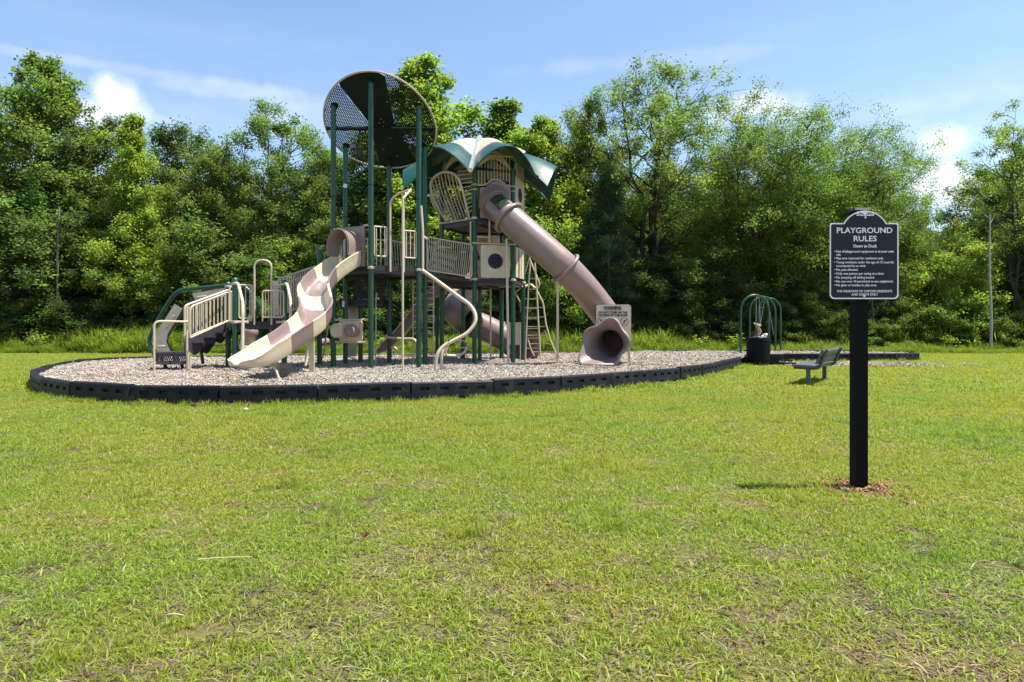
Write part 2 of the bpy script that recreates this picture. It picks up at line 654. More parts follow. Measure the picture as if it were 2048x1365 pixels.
def vnoise(x, y, s, seed=0):
    """cheap smooth value noise, vectorised, about -1..1"""
    rng = np.random.default_rng(seed)
    g = rng.uniform(-1, 1, (256, 256))
    u, v = x / s + 1000.3, y / s + 1000.7
    i, j = np.floor(u).astype(int), np.floor(v).astype(int)
    fu, fv = u - i, v - j
    fu = fu * fu * (3 - 2 * fu); fv = fv * fv * (3 - 2 * fv)
    a, b, c, d = g[i % 256, j % 256], g[(i + 1) % 256, j % 256], g[i % 256, (j + 1) % 256], g[(i + 1) % 256, (j + 1) % 256]
    return (a * (1 - fu) + b * fu) * (1 - fv) + (c * (1 - fu) + d * fu) * fv


# worn hollows in the chips under the slide ends, and small heaps
HOLLOWS = [(-4.3, 11.35, .75, .11), (2.2, 15.1, .8, .10), (-3.4, 19.0, .8, .06), (.6, 18.6, .7, .05)]


def chip_z(x, y):
    z = CZ + .018 * vnoise(x, y, 1.1, 3) + .012 * vnoise(x, y, .45, 4)
    for hx, hy, r, dep in HOLLOWS:
        q = ((x - hx) ** 2 + (y - hy) ** 2) / (r * r)
        z = z - dep * np.exp(-q * 1.6) + dep * .45 * np.exp(-((np.sqrt(q) - 1.25) / .3) ** 2)
    return z


def ground_material():
    m = bpy.data.materials.new('lawn_soil')
    m.use_nodes = True
    t = m.node_tree; L = t.links.new
    b = t.nodes['Principled BSDF']
    b.inputs['Roughness'].default_value = 0.95
    b.inputs['Specular IOR Level'].default_value = 0.1
    geo = N(t, 'ShaderNodeNewGeometry')

    def nz(scale, detail=5, rough=.6):
        n = N(t, 'ShaderNodeTexNoise')
        n.inputs['Scale'].default_value = scale; n.inputs['Detail'].default_value = detail; n.inputs['Roughness'].default_value = rough
        L(geo.outputs['Position'], n.inputs['Vector'])
        return n.outputs['Fac']
    r1 = N(t, 'ShaderNodeValToRGB')
    r1.color_ramp.elements[0].position = .32; r1.color_ramp.elements[0].color = (.055, .040, .026, 1)
    r1.color_ramp.elements[1].position = .66; r1.color_ramp.elements[1].color = (.15, .165, .03, 1)
    e = r1.color_ramp.elements.new(.47); e.color = (.15, .115, .065, 1)
    L(nz(16, 9, .8), r1.inputs['Fac'])
    r2 = N(t, 'ShaderNodeValToRGB')
    r2.color_ramp.elements[0].position = .35; r2.color_ramp.elements[0].color = (.10, .12, .024, 1)
    r2.color_ramp.elements[1].position = .7; r2.color_ramp.elements[1].color = (.20, .185, .06, 1)
    L(nz(.9, 6), r2.inputs['Fac'])
    mx = N(t, 'ShaderNodeMixRGB'); mx.inputs['Fac'].default_value = .3
    L(r1.outputs[0], mx.inputs['Color1']); L(r2.outputs[0], mx.inputs['Color2'])
    L(mx.outputs[0], b.inputs['Base Color'])
    bp = N(t, 'ShaderNodeBump'); bp.inputs['Strength'].default_value = .8; bp.inputs['Distance'].default_value = .03
    L(nz(45, 6, .7), bp.inputs['Height']); L(bp.outputs[0], b.inputs['Normal'])
    return m


gm = MB()
xs = [-400, -120, -60, -40, -25, -12, 0, 12, 25, 40, 60, 120, 400]
ys = [-120, -40, -10, 0, 10, 20, 32, 50, 80, 140, 300, 600]
gm.sheet([[(x, y, 0) for x in xs] for y in ys][::-1], 0, False)
ground = gm.build('ground', ground_material(), kind='structure')


def chip_material():
    m = bpy.data.materials.new('wood_chip_bed')
    m.use_nodes = True
    t = m.node_tree; L = t.links.new
    b = t.nodes['Principled BSDF']
    b.inputs['Roughness'].default_value = .9
    geo = N(t, 'ShaderNodeNewGeometry')
    mp = N(t, 'ShaderNodeVectorMath', operation='MULTIPLY'); mp.inputs[1].default_value = (1, 1, 1)
    L(geo.outputs['Position'], mp.inputs[0])
    vo = N(t, 'ShaderNodeTexVoronoi'); vo.inputs['Scale'].default_value = 48
    L(mp.outputs[0], vo.inputs['Vector'])
    r = N(t, 'ShaderNodeValToRGB')
    cr = r.color_ramp
    cr.elements[0].position = 0; cr.elements[0].color = (.10, .07, .05, 1)
    cr.elements[1].position = 1; cr.elements[1].color = (.32, .275, .23, 1)
    e = cr.elements.new(.45); e.color = (.25, .20, .155, 1)
    sp = N(t, 'ShaderNodeSeparateColor')
    L(vo.outputs['Color'], sp.inputs[0]); L(sp.outputs[0], r.inputs['Fac'])
    L(r.outputs[0], b.inputs['Base Color'])
    bp = N(t, 'ShaderNodeBump'); bp.inputs['Strength'].default_value = 1; bp.inputs['Distance'].default_value = .02
    L(vo.outputs['Distance'], bp.inputs['Height']); L(bp.outputs[0], b.inputs['Normal'])
    return m


def chip_bed():
    pts = [Vector(p) for p in POLY]
    g = np.arange(-13, 16, .16)
    # fine where it shows large, coarse behind
    gx, gy = np.meshgrid(g, np.arange(8.5, 27.5, .16))
    gx, gy = gx.ravel(), gy.ravel()
    ok = inside(gx, gy, POLY) & (edge_dist(gx, gy, POLY) > .12)
    gx, gy = gx[ok], gy[ok]
    allp = pts + [Vector((a, b)) for a, b in zip(gx, gy)]
    n = len(pts)
    vs, es, fs, *_ = delaunay_2d_cdt(allp, [(i, (i + 1) % n) for i in range(n)], [], 1, 1e-4)
    v = np.array([(p.x, p.y) for p in vs])
    z = chip_z(v[:, 0], v[:, 1])
    me = bpy.data.meshes.new('wood_chips')
    me.from_pydata([(a[0], a[1], c) for a, c in zip(v, z)], [], [tuple(f) for f in fs])
    me.polygons.foreach_set('use_smooth', [True] * len(me.polygons))
    me.materials.append(chip_material())
    o = link('wood_chip_bed', me)
    o['kind'] = 'structure'


chip_bed()


def chip_meshes():
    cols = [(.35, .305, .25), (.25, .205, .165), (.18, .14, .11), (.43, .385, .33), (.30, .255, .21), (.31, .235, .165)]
    out = []
    rng = random.Random(4)
    for i, c in enumerate(cols):
        mm = material('wood_chip_tone', c, .85, .2, 30)
        b = MB()
        for k in range(3):
            l, w, h = rng.uniform(.022, .05), rng.uniform(.007, .015), rng.uniform(.003, .008)
            M = Matrix.Rotation(rng.uniform(0, 6.28), 3, 'Z') @ Matrix.Rotation(rng.uniform(-.5, .5), 3, 'Y') @ Matrix.Rotation(rng.uniform(-.6, .6), 3, 'X')
            b.box((rng.uniform(-.03, .03), rng.uniform(-.03, .03), rng.uniform(0, .012)), (l, w, h), M)
        out.append(b.mesh('wood_chip', mm))
    return out


CHIPS = chip_meshes()


def chips():
    rng = np.random.default_rng(11)
    n = 260000
    x = rng.uniform(-11.5, 14.2, n); y = rng.uniform(8.9, 26.5, n)
    dens = np.clip((12.0 / y) ** 1.6, 0, 1)
    ok = inside(x, y, POLY) & (rng.uniform(0, 1, n) < dens) & (edge_dist(x, y, POLY) > .1)
    x, y = x[ok], y[ok]
    z = chip_z(x, y)
    n = len(x)
    rot = np.stack([rng.normal(0, .3, n), rng.normal(0, .3, n), rng.uniform(0, 6.28, n)], 1)
    dark_bias = vnoise(x, y, 1.3, 31) * .6 + vnoise(x, y, .4, 32) * .5  # darker chip kinds are likelier in random patches and in the hollows
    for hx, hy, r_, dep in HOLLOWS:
        dark_bias = dark_bias + 1.1 * np.exp(-((x - hx) ** 2 + (y - hy) ** 2) / (r_ * r_))
    dk = rng.uniform(0, 1, n) < np.clip(.34 + dark_bias * .45, .08, .92)
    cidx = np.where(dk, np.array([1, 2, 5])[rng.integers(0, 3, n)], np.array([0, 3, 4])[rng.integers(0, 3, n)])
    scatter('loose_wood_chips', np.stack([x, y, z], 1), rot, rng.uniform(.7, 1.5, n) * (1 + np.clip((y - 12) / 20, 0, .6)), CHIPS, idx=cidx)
    # chips kicked out onto the grass by the ramp and bench
    m = 2600
    x = rng.normal(9.3, 1.5, m); y = rng.normal(19.9, .55, m)
    ok = ~inside(x, y, POLY) & (y < 21.6) & (x > 7.7)
    x, y = x[ok], y[ok]; m = len(x)
    rot = np.stack([rng.normal(0, .3, m), rng.normal(0, .3, m), rng.uniform(0, 6.28, m)], 1)
    scatter('spilled_wood_chips', np.stack([x, y, np.full(m, .03)], 1), rot, rng.uniform(1, 2.2, m), CHIPS)


chips()


# border timbers: hollow plastic kerb pieces with two rows of square pockets on each long face and lapped ends
def timber_mesh():
    b = MB()
    Lh, H, T = .606, .285, .055
    xs = [-Lh]
    holes = []
    for k in range(4):
        c = -.42 + k * .28
        holes.append((c - .065, c + .065))
        xs += [c - .065, c + .065]
    xs.append(Lh)
    zs = [0, .035, .075, .165, .215, .262]
    for s in (-1, 1):
        yf = s * T

        def P(x, z, d=0.0):
            return (x, yf - s * d, z)
        for i in range(len(xs) - 1):
            for j in range(len(zs) - 1):
                x0, x1, z0, z1 = xs[i], xs[i + 1], zs[j], zs[j + 1]
                hole = (i % 2 == 1) and j in (1, 3)
                q = [(x0, z0), (x1, z0), (x1, z1), (x0, z1)]
                if s > 0: q = q[::-1]
                if not hole:
                    b.add([P(*p) for p in q], [(0, 1, 2, 3)])
                else:
                    d = .032
                    inner = [((x - (x0 + x1) / 2) * .86 + (x0 + x1) / 2, (z - (z0 + z1) / 2) * .8 + (z0 + z1) / 2) for x, z in q]
                    vs = [P(*p) for p in q] + [P(*p, d) for p in inner]
                    b.add(vs, [(k, (k + 1) % 4, 4 + (k + 1) % 4, 4 + k) for k in range(4)] + [(4, 5, 6, 7)])
    # rounded top
    prof = [(-T, .262), (-T * .93, .274), (-T * .72, H), (T * .72, H), (T * .93, .274), (T, .262)]
    vs = [(x, y, z) for x in (-Lh, Lh) for y, z in prof]
    n = len(prof)
    b.add(vs, [(k, k + 1, n + k + 1, n + k)[::-1] for k in range(n - 1)], True)
    # ends
    for sx in (-1, 1):
        e = [(sx * Lh, -T, 0)] + [(sx * Lh, y, z) for y, z in prof] + [(sx * Lh, T, 0)]
        b.add(e, [tuple(range(len(e)))[::sx]])
    # lap: the lower half of one end reaches under the next piece, raised rib by the joint
    b.box((Lh + .045, 0, .062), (.09, T * 2.02, .115))
    b.box((Lh - .012, 0, .2), (.02, T * 2.06, .125))
    b.box((-Lh + .012, 0, .2), (.02, T * 2.06, .125))
    return b.mesh('timber', KERB)


border = empty('playground_border', (-1, 9.4, 0), 'black plastic border of lapped kerb pieces with square pockets around the wood chips', 'border')
tm = timber_mesh()
rngb = random.Random(3)
for i in range(len(JOINTS)):
    a = JOINTS[i]; b_ = JOINTS[(i + 1) % len(JOINTS)]
    mid = (a + b_) / 2
    if mid.x > 6.5 and 19.6 < mid.y < 21.5 and mid.x < 8.0:
        continue                                   # the gap where the ramp lies
    o = bpy.data.objects.new('timber', tm)
    SC.collection.objects.link(o)
    o.parent = border
    ln = (b_ - a).length
    o.location = Vector((mid.x, mid.y, -.012 + rngb.uniform(-.014, .012))) - Vector(border.location)
    o.rotation_euler = (rngb.uniform(-.035, .035), rngb.uniform(-.011, .011), math.atan2(b_.y - a.y, b_.x - a.x) + rngb.uniform(-.012, .012))
    o.scale = ((ln - .012) / 1.212, 1, 1)

# black access ramp where the border opens beside the bin
rp = empty('access_ramp', (7.55, 20.6, 0), 'black plastic access ramp in the border gap behind the bin', 'ramp')
b = MB()
dv = Vector((.35, 1.0, 0)).normalized(); sv = Vector((dv.y, -dv.x, 0))
c0 = Vector((7.55, 20.35, 0))
for (u0, u1, z0, z1) in ((-.55, .6, .26, .03),):
    vs = []
    for w in (-.75, .75):
        vs += [c0 + dv * w - sv * .55, c0 + dv * w + sv * .75, c0 + dv * w + sv * .75 + Vector((0, 0, .03)), c0 + dv * w - sv * .55 + Vector((0, 0, .25))]
    b.add(vs, [(0, 1, 2, 3), (7, 6, 5, 4), (0, 4, 5, 1), (1, 5, 6, 2), (2, 6, 7, 3), (3, 7, 4, 0)])
b.build('ramp_plate', KERB, rp)
for w in (-.8, .8):
    b = MB()
    b.bar(c0 + dv * w - sv * .6 + Vector((0, 0, .13)), c0 + dv * w + sv * .35 + Vector((0, 0, .13)), .09, .26)
    b.bar(c0 + dv * w + sv * .35 + Vector((0, 0, .05)), c0 + dv * w + sv * .8 + Vector((0, 0, .05)), .09, .10)
    b.build('ramp_side', KERB, rp)


# ------------------------------------------------------------------ lawn
def grass_material():
    m = bpy.data.materials.new('grass_blade')
    m.use_nodes = True
    t = m.node_tree; t.nodes.clear(); L = t.links.new
    at = N(t, 'ShaderNodeAttribute', attribute_name='Col')
    geo = N(t, 'ShaderNodeNewGeometry')

    def nz(scale, detail=4):
        n = N(t, 'ShaderNodeTexNoise'); n.inputs['Scale'].default_value = scale; n.inputs['Detail'].default_value = detail
        L(geo.outputs['Position'], n.inputs['Vector']); return n.outputs['Fac']
    r = N(t, 'ShaderNodeValToRGB')
    cr = r.color_ramp
    cr.elements[0].position = .33; cr.elements[0].color = (.80, 1.0, .75, 1)
    cr.elements[1].position = .68; cr.elements[1].color = (1.15, 1.05, .95, 1)
    e = cr.elements.new(.5); e.color = (1, 1.02, .9, 1)
    L(nz(.55, 6), r.inputs['Fac'])
    mul = N(t, 'ShaderNodeMixRGB', blend_type='MULTIPLY'); mul.inputs['Fac'].default_value = 1
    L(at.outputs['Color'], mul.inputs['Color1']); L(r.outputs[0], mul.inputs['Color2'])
    d = N(t, 'ShaderNodeBsdfPrincipled'); d.inputs['Roughness'].default_value = .5; d.inputs['Specular IOR Level'].default_value = .3
    L(mul.outputs[0], d.inputs['Base Color'])
    tr = N(t, 'ShaderNodeBsdfTranslucent')
    g = N(t, 'ShaderNodeMixRGB', blend_type='MULTIPLY'); g.inputs['Fac'].default_value = 1; g.inputs['Color2'].default_value = (1.5, 1.5, .7, 1)
    L(mul.outputs[0], g.inputs['Color1']); L(g.outputs[0], tr.inputs['Color'])
    mx = N(t, 'ShaderNodeMixShader'); mx.inputs['Fac'].default_value = .45
    L(d.outputs[0], mx.inputs[1]); L(tr.outputs[0], mx.inputs[2])
    o = N(t, 'ShaderNodeOutputMaterial'); L(mx.outputs[0], o.inputs['Surface'])
    return m


GRASSM = grass_material()


def grass_tuft(seed, nb, rad, hmin, hmax, wid, lean, cols, wts):
    rng = np.random.default_rng(seed)
    a = rng.uniform(0, 6.283, nb); q = rad * np.sqrt(rng.uniform(0, 1, nb))
    bx, by = q * np.cos(a), q * np.sin(a)
    h = rng.uniform(hmin, hmax, nb)
    d = rng.uniform(0, 6.283, nb); ln = np.abs(rng.normal(lean, lean * .5, nb))
    wa = rng.uniform(0, 6.283, nb)
    wx, wy = np.cos(wa) * wid / 2, np.sin(wa) * wid / 2
    V = []
    for (t, bend, ws) in ((0, 0, 1.0), (.55, .35, .85), (1.0, 1.0, .12)):
        cx = bx + np.cos(d) * ln * h * bend; cy = by + np.sin(d) * ln * h * bend
        cz = h * t / np.sqrt(1 + (ln * bend) ** 2)
        V.append(np.stack([cx - wx * ws, cy - wy * ws, cz], 1)); V.append(np.stack([cx + wx * ws, cy + wy * ws, cz], 1))
    V = np.stack(V, 1)           # nb,6,3
    idx = np.arange(nb)[:, None] * 6
    Q = np.concatenate([idx + np.array([[0, 1, 3, 2]]), idx + np.array([[2, 3, 5, 4]])], 0)
    c = np.array(cols)[rng.choice(len(cols), nb, p=np.array(wts) / sum(wts))] * rng.uniform(.75, 1.25, (nb, 1))
    C = np.repeat(c[:, None, :], 6, 1)
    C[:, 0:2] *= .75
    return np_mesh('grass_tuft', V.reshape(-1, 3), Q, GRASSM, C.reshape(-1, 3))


GC = [(.235, .292, .040), (.280, .326, .052), (.315, .345, .070), (.165, .225, .034), (.25, .195, .12), (.40, .33, .22)]
THATCH = [(.17, .13, .095), (.30, .245, .18), (.105, .08, .06), (.22, .16, .11)]


def lawn():
    rng = np.random.default_rng(21)
    near = [grass_tuft(s, 40, .065, .012, .032, .0044, 1.0, GC, (4, 5, 4, 2.5, .8, .5)) for s in range(5)]
    near += [grass_tuft(31, 34, .06, .008, .022, .0056, 2.4, GC, (1, 1, 1.5, .5, 4, 2.2)), grass_tuft(32, 26, .05, .03, .065, .0036, .8, GC, (4, 3, 2, 4, .3, .2)), grass_tuft(33, 44, .055, .006, .018, .0065, 2.6, THATCH, (3, 2, 3, 2))]
    far = [grass_tuft(40 + s, 46, .16, .022, .045, .010, .9, GC, (4, 5, 4, 2, .8, .4)) for s in range(4)]
    far += [grass_tuft(51, 40, .16, .02, .04, .009, 2.0, GC, (1, 1, 2, .5, 4, 2)), grass_tuft(52, 34, .13, .05, .10, .008, .7, GC, (4, 3, 2, 4, .3, .2)), grass_tuft(53, 46, .10, .01, .025, .012, 2.4, THATCH, (3, 2, 3, 2))]

    def zone(name, y0, y1, dens, srcs, nbase, s0, s1):
        area = 0
        half = lambda y: y * .80 + 1.6
        n = int(dens * (y1 - y0) * 2 * half(y1))
        y = rng.uniform(y0, y1, n); x = rng.uniform(-1, 1, n) * half(y1)
        ok = np.abs(x) < half(y)
        x, y = x[ok], y[ok]
        ins = inside(x, y, POLY)
        ed = edge_dist(x, y, POLY)
        ok = (~ins) & (ed > .09)
        if y1 > 19:
            ok &= ~((x > 7.0) & (x < 8.2) & (y > 19.6) & (y < 21.6))
        x, y, ed = x[ok], y[ok], ed[ok]
        m = len(x)
        bare = vnoise(x, y, .42, 7) * .38 + vnoise(x, y, .13, 8) * .75 + vnoise(x, y, 2.6, 9) * .22
        # worn, thinner turf towards the camera
        thin = np.clip((7.5 - y) / 7.0, 0, 1) * .24
        p = np.clip(1.2 - (bare + thin) * .8, .6, 1)
        # mulch ring round the sign post
        ps = np.hypot(x - SIGNPOS[0], y - SIGNPOS[1])
        p = np.where(ps < .22, p * .12, p)
        keep = rng.uniform(0, 1, m) < p
        x, y, ed, bare = x[keep], y[keep], ed[keep], bare[keep]
        m = len(x)
        idx = rng.integers(0, nbase, m)
        dry = rng.uniform(0, 1, m) < np.clip((bare - .10 + thin[keep] * .9) * 1.1, .04, .75)
        idx[dry] = nbase
        th = rng.uniform(0, 1, m) < np.clip((vnoise(x, y, .10, 17) * .7 + vnoise(x, y, .6, 18) * .5 + thin[keep] * 1.6 - .22) * .9, .012, .7)
        idx[th] = nbase + 2
        lush = (rng.uniform(0, 1, m) < np.clip((-bare - .35) * 1.2, .004, .5)) | ((ed < .22) & (rng.uniform(0, 1, m) < .55))
        idx[lush & ~dry & ~th] = nbase + 1
        rot = np.stack([rng.normal(0, .08, m), rng.normal(0, .08, m), rng.uniform(0, 6.28, m)], 1)
        scl = rng.uniform(s0, s1, m)
        scl = np.where((ed < .2), scl * 1.25, scl)
        scatter(name, np.stack([x, y, np.full(m, -.003)], 1), rot, scl, srcs, idx=idx)
    zone('lawn_grass', 1.2, 5.5, 620, near, 5, .8, 1.35)
    zone('lawn_grass', 5.5, 11.0, 300, near, 5, 1.0, 1.6)
    zone('lawn_grass', 11.0, 31.5, 62, far, 4, .9, 1.4)


SIGNPOS = (2.2, 4.31)
lawn()


def grass_clumps():
    rng = np.random.default_rng(77)
    src = [grass_tuft(61 + k, 60,   .05, .03, .07, .0042, .6, GC, (4, 2, 1, 6, .4, .2)) for k in range(2)]
    P = []
    for px, py, n, r in ((575, 975, 7, .05), (945, 1072, 4, .03), (640, 905, 5, .06), (1240, 1060, 3, .03), (1640, 770, 6, .2), (1880, 1120, 3, .04), (270, 1000, 3, .05)):
        D = F / (py - 662.0); x = (px - 1024) * D / F
        P += [(x + rng.normal(0, r), D + rng.normal(0, r), -.004) for _ in range(n)]
    # tufts the mower misses along the foot of the border
    for k in range(len(JOINTS)):
        a, b_ = JOINTS[k], JOINTS[(k + 1) % len(JOINTS)]
        if a.y > 16: continue
        nrm = Vector((b_.y - a.y, a.x - b_.x)).normalized()
        for _ in range(rng.integers(3, 14)):
            q = a.lerp(b_, rng.uniform(0, 1)) + nrm * rng.uniform(.075, .16)
            P.append((q.x, q.y, 0))
    P = np.array(P); n = len(P)
    scatter('grass_clumps', P, np.stack([rng.normal(0, .1, n), rng.normal(0, .1, n), rng.uniform(0, 6.28, n)], 1), rng.uniform(.6, 1.3, n), src)


grass_clumps()
# ------------------------------------------------------------------ the play structure
play = empty('play_structure', (-1.8, 15.4, CZ), 'large green and tan playground structure with towers, slides and a round perforated roof', 'play structure')
PR = .057                          # post radius
V = Vector


def post(p, top, r=PR, cap=True, low=None):
    x, y = p
    b = MB()
    b.cyl((x, y, CZ - .25), (x, y, top), r, 18)
    o = b.build('post', GREEN, play)
    if cap:
        c = MB()
        c.lathe([(r * 1.12, 0), (r * 1.14, .03), (r * 1.0, .055), (r * .7, .078), (.0001, .088)], (x, y, top - .012), 18)
        c.build('post_cap', GREENP, o)
    return o


def clamp(p, z, o=None, h=.055, r=PR):
    b = MB()
    b.lathe([(r + .002, -h / 2), (r + .016, -h / 2 + .006), (r + .016, h / 2 - .006), (r + .002, h / 2)], (p[0], p[1], z), 16)
    return b.build('clamp', TAN, o or play)


def pipe(name, pts, r, parent=play, mat=None, smooth=True, rr=.09, n=8):
    b = MB()
    b.tube(rounded(pts, rr) if smooth else pts, r, n)
    return b.build(name, mat or TAN, parent)


def guardrail(p0, p1, z0, z1, nb, inset=.05, r=.017, rb=.011, dz0=0, lean=0.0):
    """barrier between two points: frame of two rails with ends, balusters as sub-parts; z at both ends may differ by dz0"""
    a, b_ = V((p0[0], p0[1], 0)), V((p1[0], p1[1], 0))
    d = (b_ - a).normalized()
    a2, b2 = a + d * inset, b_ - d * inset
    zA, zB = V((0, 0, 0)), V((0, 0, dz0))
    f = MB()
    f.tube(rounded([a2 + V((0, 0, z1)), b2 + V((0, 0, z1 + dz0)), b2 + V((0, 0, z0 + dz0)), a2 + V((0, 0, z0)), a2 + V((0, 0, z1 - .001))], .05), r, 8)
    g = f.build('guardrail', TAN, play)
    for i in range(nb):
        t = (i + .5) / nb
        c = a2 + (b2 - a2) * t
        q = MB()
        s = d * (lean * (t - .5))
        q.tube([c - s * .5 + V((0, 0, z0 + dz0 * t)), c + s * .5 + V((0, 0, z1 + dz0 * t))], rb, 6)
        q.build('baluster', TAN, g)
    return g


def slope_rail(a, b_, h, nb, r=.018, rb=.012, ends=True, post_down=0.0):
    """stair rail: bottom rail a -> b, top rail h above, balusters upright; rounded frame"""
    a, b_ = V(a), V(b_)
    up = V((0, 0, h))
    f = MB()
    f.tube(rounded([a - V((0, 0, post_down)), a + up, b_ + up, b_], .08), r, 8)
    f.tube([a, b_], r * .85, 8)
    g = f.build('stair_rail', TAN, play)
    for i in range(nb):
        t = (i + 1) / (nb + 1)
        c = a + (b_ - a) * t
        q = MB(); q.tube([c, c + up], rb, 6)
        q.build('baluster', TAN, g)
    return g


def poly_deck(pts, z, th=.10, name='deck'):
    b = MB()
    b.prism([V((x, y, z - th / 2)) for x, y in pts], th, (0, 0, 1))
    d = b.build(name, DECK, play)
    n = len(pts)
    c = sum((V((x, y, 0)) for x, y in pts), V()) / n
    # folded skirt plates under the rim, joists
    s = MB()
    for i in range(n):
        a = V((*pts[i], z - .105)); e = V((*pts[(i + 1) % n], z - .105))
        a2 = a + (c - a).normalized() * .06; e2 = e + (c - e).normalized() * .06
        a2.z = e2.z = z - .13
        s.bar(a2, e2, .012, .06)
    s.bar((pts[0][0], pts[0][1], z - .13), (pts[n // 2][0], pts[n // 2][1], z - .13), .04, .05)
    s.build('deck_frame', PURP, d)
    return d


# ---- tower A: six tall posts and the tilted round roof
AC = (-2.95, 15.35); AR = 1.07


def hexp(c, r, a0):
    return [(c[0] + r * math.cos(R(a0 + 60 * k)), c[1] + r * math.sin(R(a0 + 60 * k))) for k in range(6)]


A = hexp(AC, AR, -90)          # 0 front, 1 right front, 2 right back, 3 back, 4 left back, 5 left front
ROOFZ = lambda y: 5.615 - .5686 * (y - 15.35)
ZA = 2.37
for i, p in enumerate(A):
    o = post(p, ROOFZ(p[1]) - .06, cap=False)
    clamp(p, ZA - .05, o)
    # tapered socket and bolted flange under the roof
    t = MB(); zt = ROOFZ(p[1]) - .06
    t.lathe([(PR, -.02), (PR * .98, .0), (PR * .6, .05)], (p[0], p[1], zt), 14)
    t.build('post_top', GREEN, o)
    j = MB(); zj = (4.05, 3.85, 3.95, 3.9, 3.65, 3.9)[i]
    j.lathe([(PR + .001, -.006), (PR + .003, 0), (PR + .001, .006)], (p[0], p[1], zj), 16)
    j.build('post_joint', BLACK, o)
poly_deck(A, ZA)

# roof frame of the disc: local u (right), v (towards the camera, in the sloping plane)
RR = 1.237
rc = V((AC[0], AC[1], ROOFZ(AC[1])))
ev = V((0, -1, .5686)); nv_ = V((0, .5686, 1)).normalized()


def disc(u, v, w=0.0):
    """u, v in unit-disc coordinates; slightly domed so that the left and right edges hang lower"""
    return rc + V((u * RR, 0, 0)) + ev * (v * RR) + V((0, 0, 1)) * (-.10 * u * u + .05) + nv_ * w


def solidL(v): return -.20 - (.42 * v / .9 if v > 0 else 0)
def solidR(v): return .25 + (.32 * -v / .9 if v < 0 else 0)


rim = MB()
rim.tube([disc(math.cos(R(a)), math.sin(R(a))) for a in range(0, 360, 5)], .022, 8, closed=True)
roofA = MB()
# solid bow-tie panel
rows = []
for k in range(25):
    v = -0.995 + 1.99 * k / 24
    hw = math.sqrt(max(0, 1 - v * v))
    l, r_ = max(-hw, solidL(v)), min(hw, solidR(v))
    rows.append([disc(l + (r_ - l) * q / 8, v) for q in range(9)])
roofA.sheet(rows, .008, True)
roofA_o = roofA.build('round_roof', GREEND, play)
rim.build('roof_rim', material('roof_edge_trim', (.42, .36, .29), .35, .08, 8), roofA_o)


def perforated(side):
    vs, fs = [], []
    pit = .0335                       # pitch in unit-disc coordinates
    ro, ri = pit / math.sqrt(3), pit * .28
    j = 0
    key = {}
    y = -1.0
    row = 0
    while y < 1.0:
        x = -1.0 + (pit / 2 if row % 2 else 0)
        while x < 1.0:
            hw = math.sqrt(max(0, 1 - y * y))
            lim = solidL(y) if side < 0 else solidR(y)
            ok = (x < lim if side < 0 else x > lim) and abs(x) < hw - .004
            if ok:
                b0 = len(vs)
                for k in range(6):
                    a = R(60 * k + 30)
                    vs.append(disc(x + ro * math.cos(a), y + ro * math.sin(a)))
                for k in range(6):
                    a = R(60 * k + 30)
                    vs.append(disc(x + ri * math.cos(a), y + ri * math.sin(a)))
                for k in range(6):
                    fs.append((b0 + k, b0 + (k + 1) % 6, b0 + 6 + (k + 1) % 6, b0 + 6 + k))
            x += pit
        y += pit * math.sqrt(3) / 2
        row += 1
    m = MB(); m.add(vs, fs)
    m.build('perforated_panel', GREEND, roofA_o)


perforated(-1); perforated(1)
bm_ = MB()
bm_.bar(disc(-.985, 0, -.03), disc(.985, 0, -.03), .075, .05, nv_)
bm_.build('roof_beam', GREEND, roofA_o)
bt = MB()
for (u, v) in ((-.02, .02), (.03, -.05), (-.04, -.06), (.06, .04), (.02, .1), (-.1, .3), (.2, .45), (.12, -.3), (-.05, -.55), (.18, -.7), (-.03, .75), (.24, .02)):
    bt.lathe([(.014, -.012), (.012, -.02), (.001, -.024)], disc(u, v), 8)
bt.build('roof_bolts', STEEL, roofA_o, 'stuff')
for i, p in enumerate(A):               # flange plates where the posts meet the disc
    u = (p[0] - AC[0]) / RR; v = -(p[1] - AC[1]) / RR
    f = MB(); f.lathe([(.085, -.012), (.085, -.002)], V((0, 0, 0)), 14, None, False)
    M = ev.normalized().to_track_quat('X', 'Z').to_matrix()
    f2 = MB()
    f2.add([Matrix.Identity(3) @ (V((q.x, 0, 0)) + ev.normalized() * q.y + nv_ * q.z) + disc(u * .97, v * .97, -.008) for q in f.v], f.f)
    f2.build('flange', GREEND, roofA_o)

# small white notice on the left back post
b = MB(); b.box((A[4][0] + .01, A[4][1] - PR - .004, 4.36), (.085, .006, .085), Matrix.Rotation(R(20), 3, 'Y'))
b.build('notice_sticker', WHITE, play)
b = MB(); b.box((A[4][0] - .03, A[4][1] - PR - .02, 1.62), (.05, .03, .14)); b.build('notice_sticker', WHITE, play)

# ---- entrance hood and double wave slide
pa, pb = V((*A[5], 0)), V((*A[0], 0))
ed = (pb - pa).normalized(); on = V((ed.y, -ed.x, 0))       # outward normal
assert on.y < 0
em = (pa + pb) / 2


def HP(s, o, z):
    """point by the hood edge: s along the edge from its middle, o outwards"""
    return V((em.x, em.y, 0)) + ed * s + on * o + V((0, 0, z))


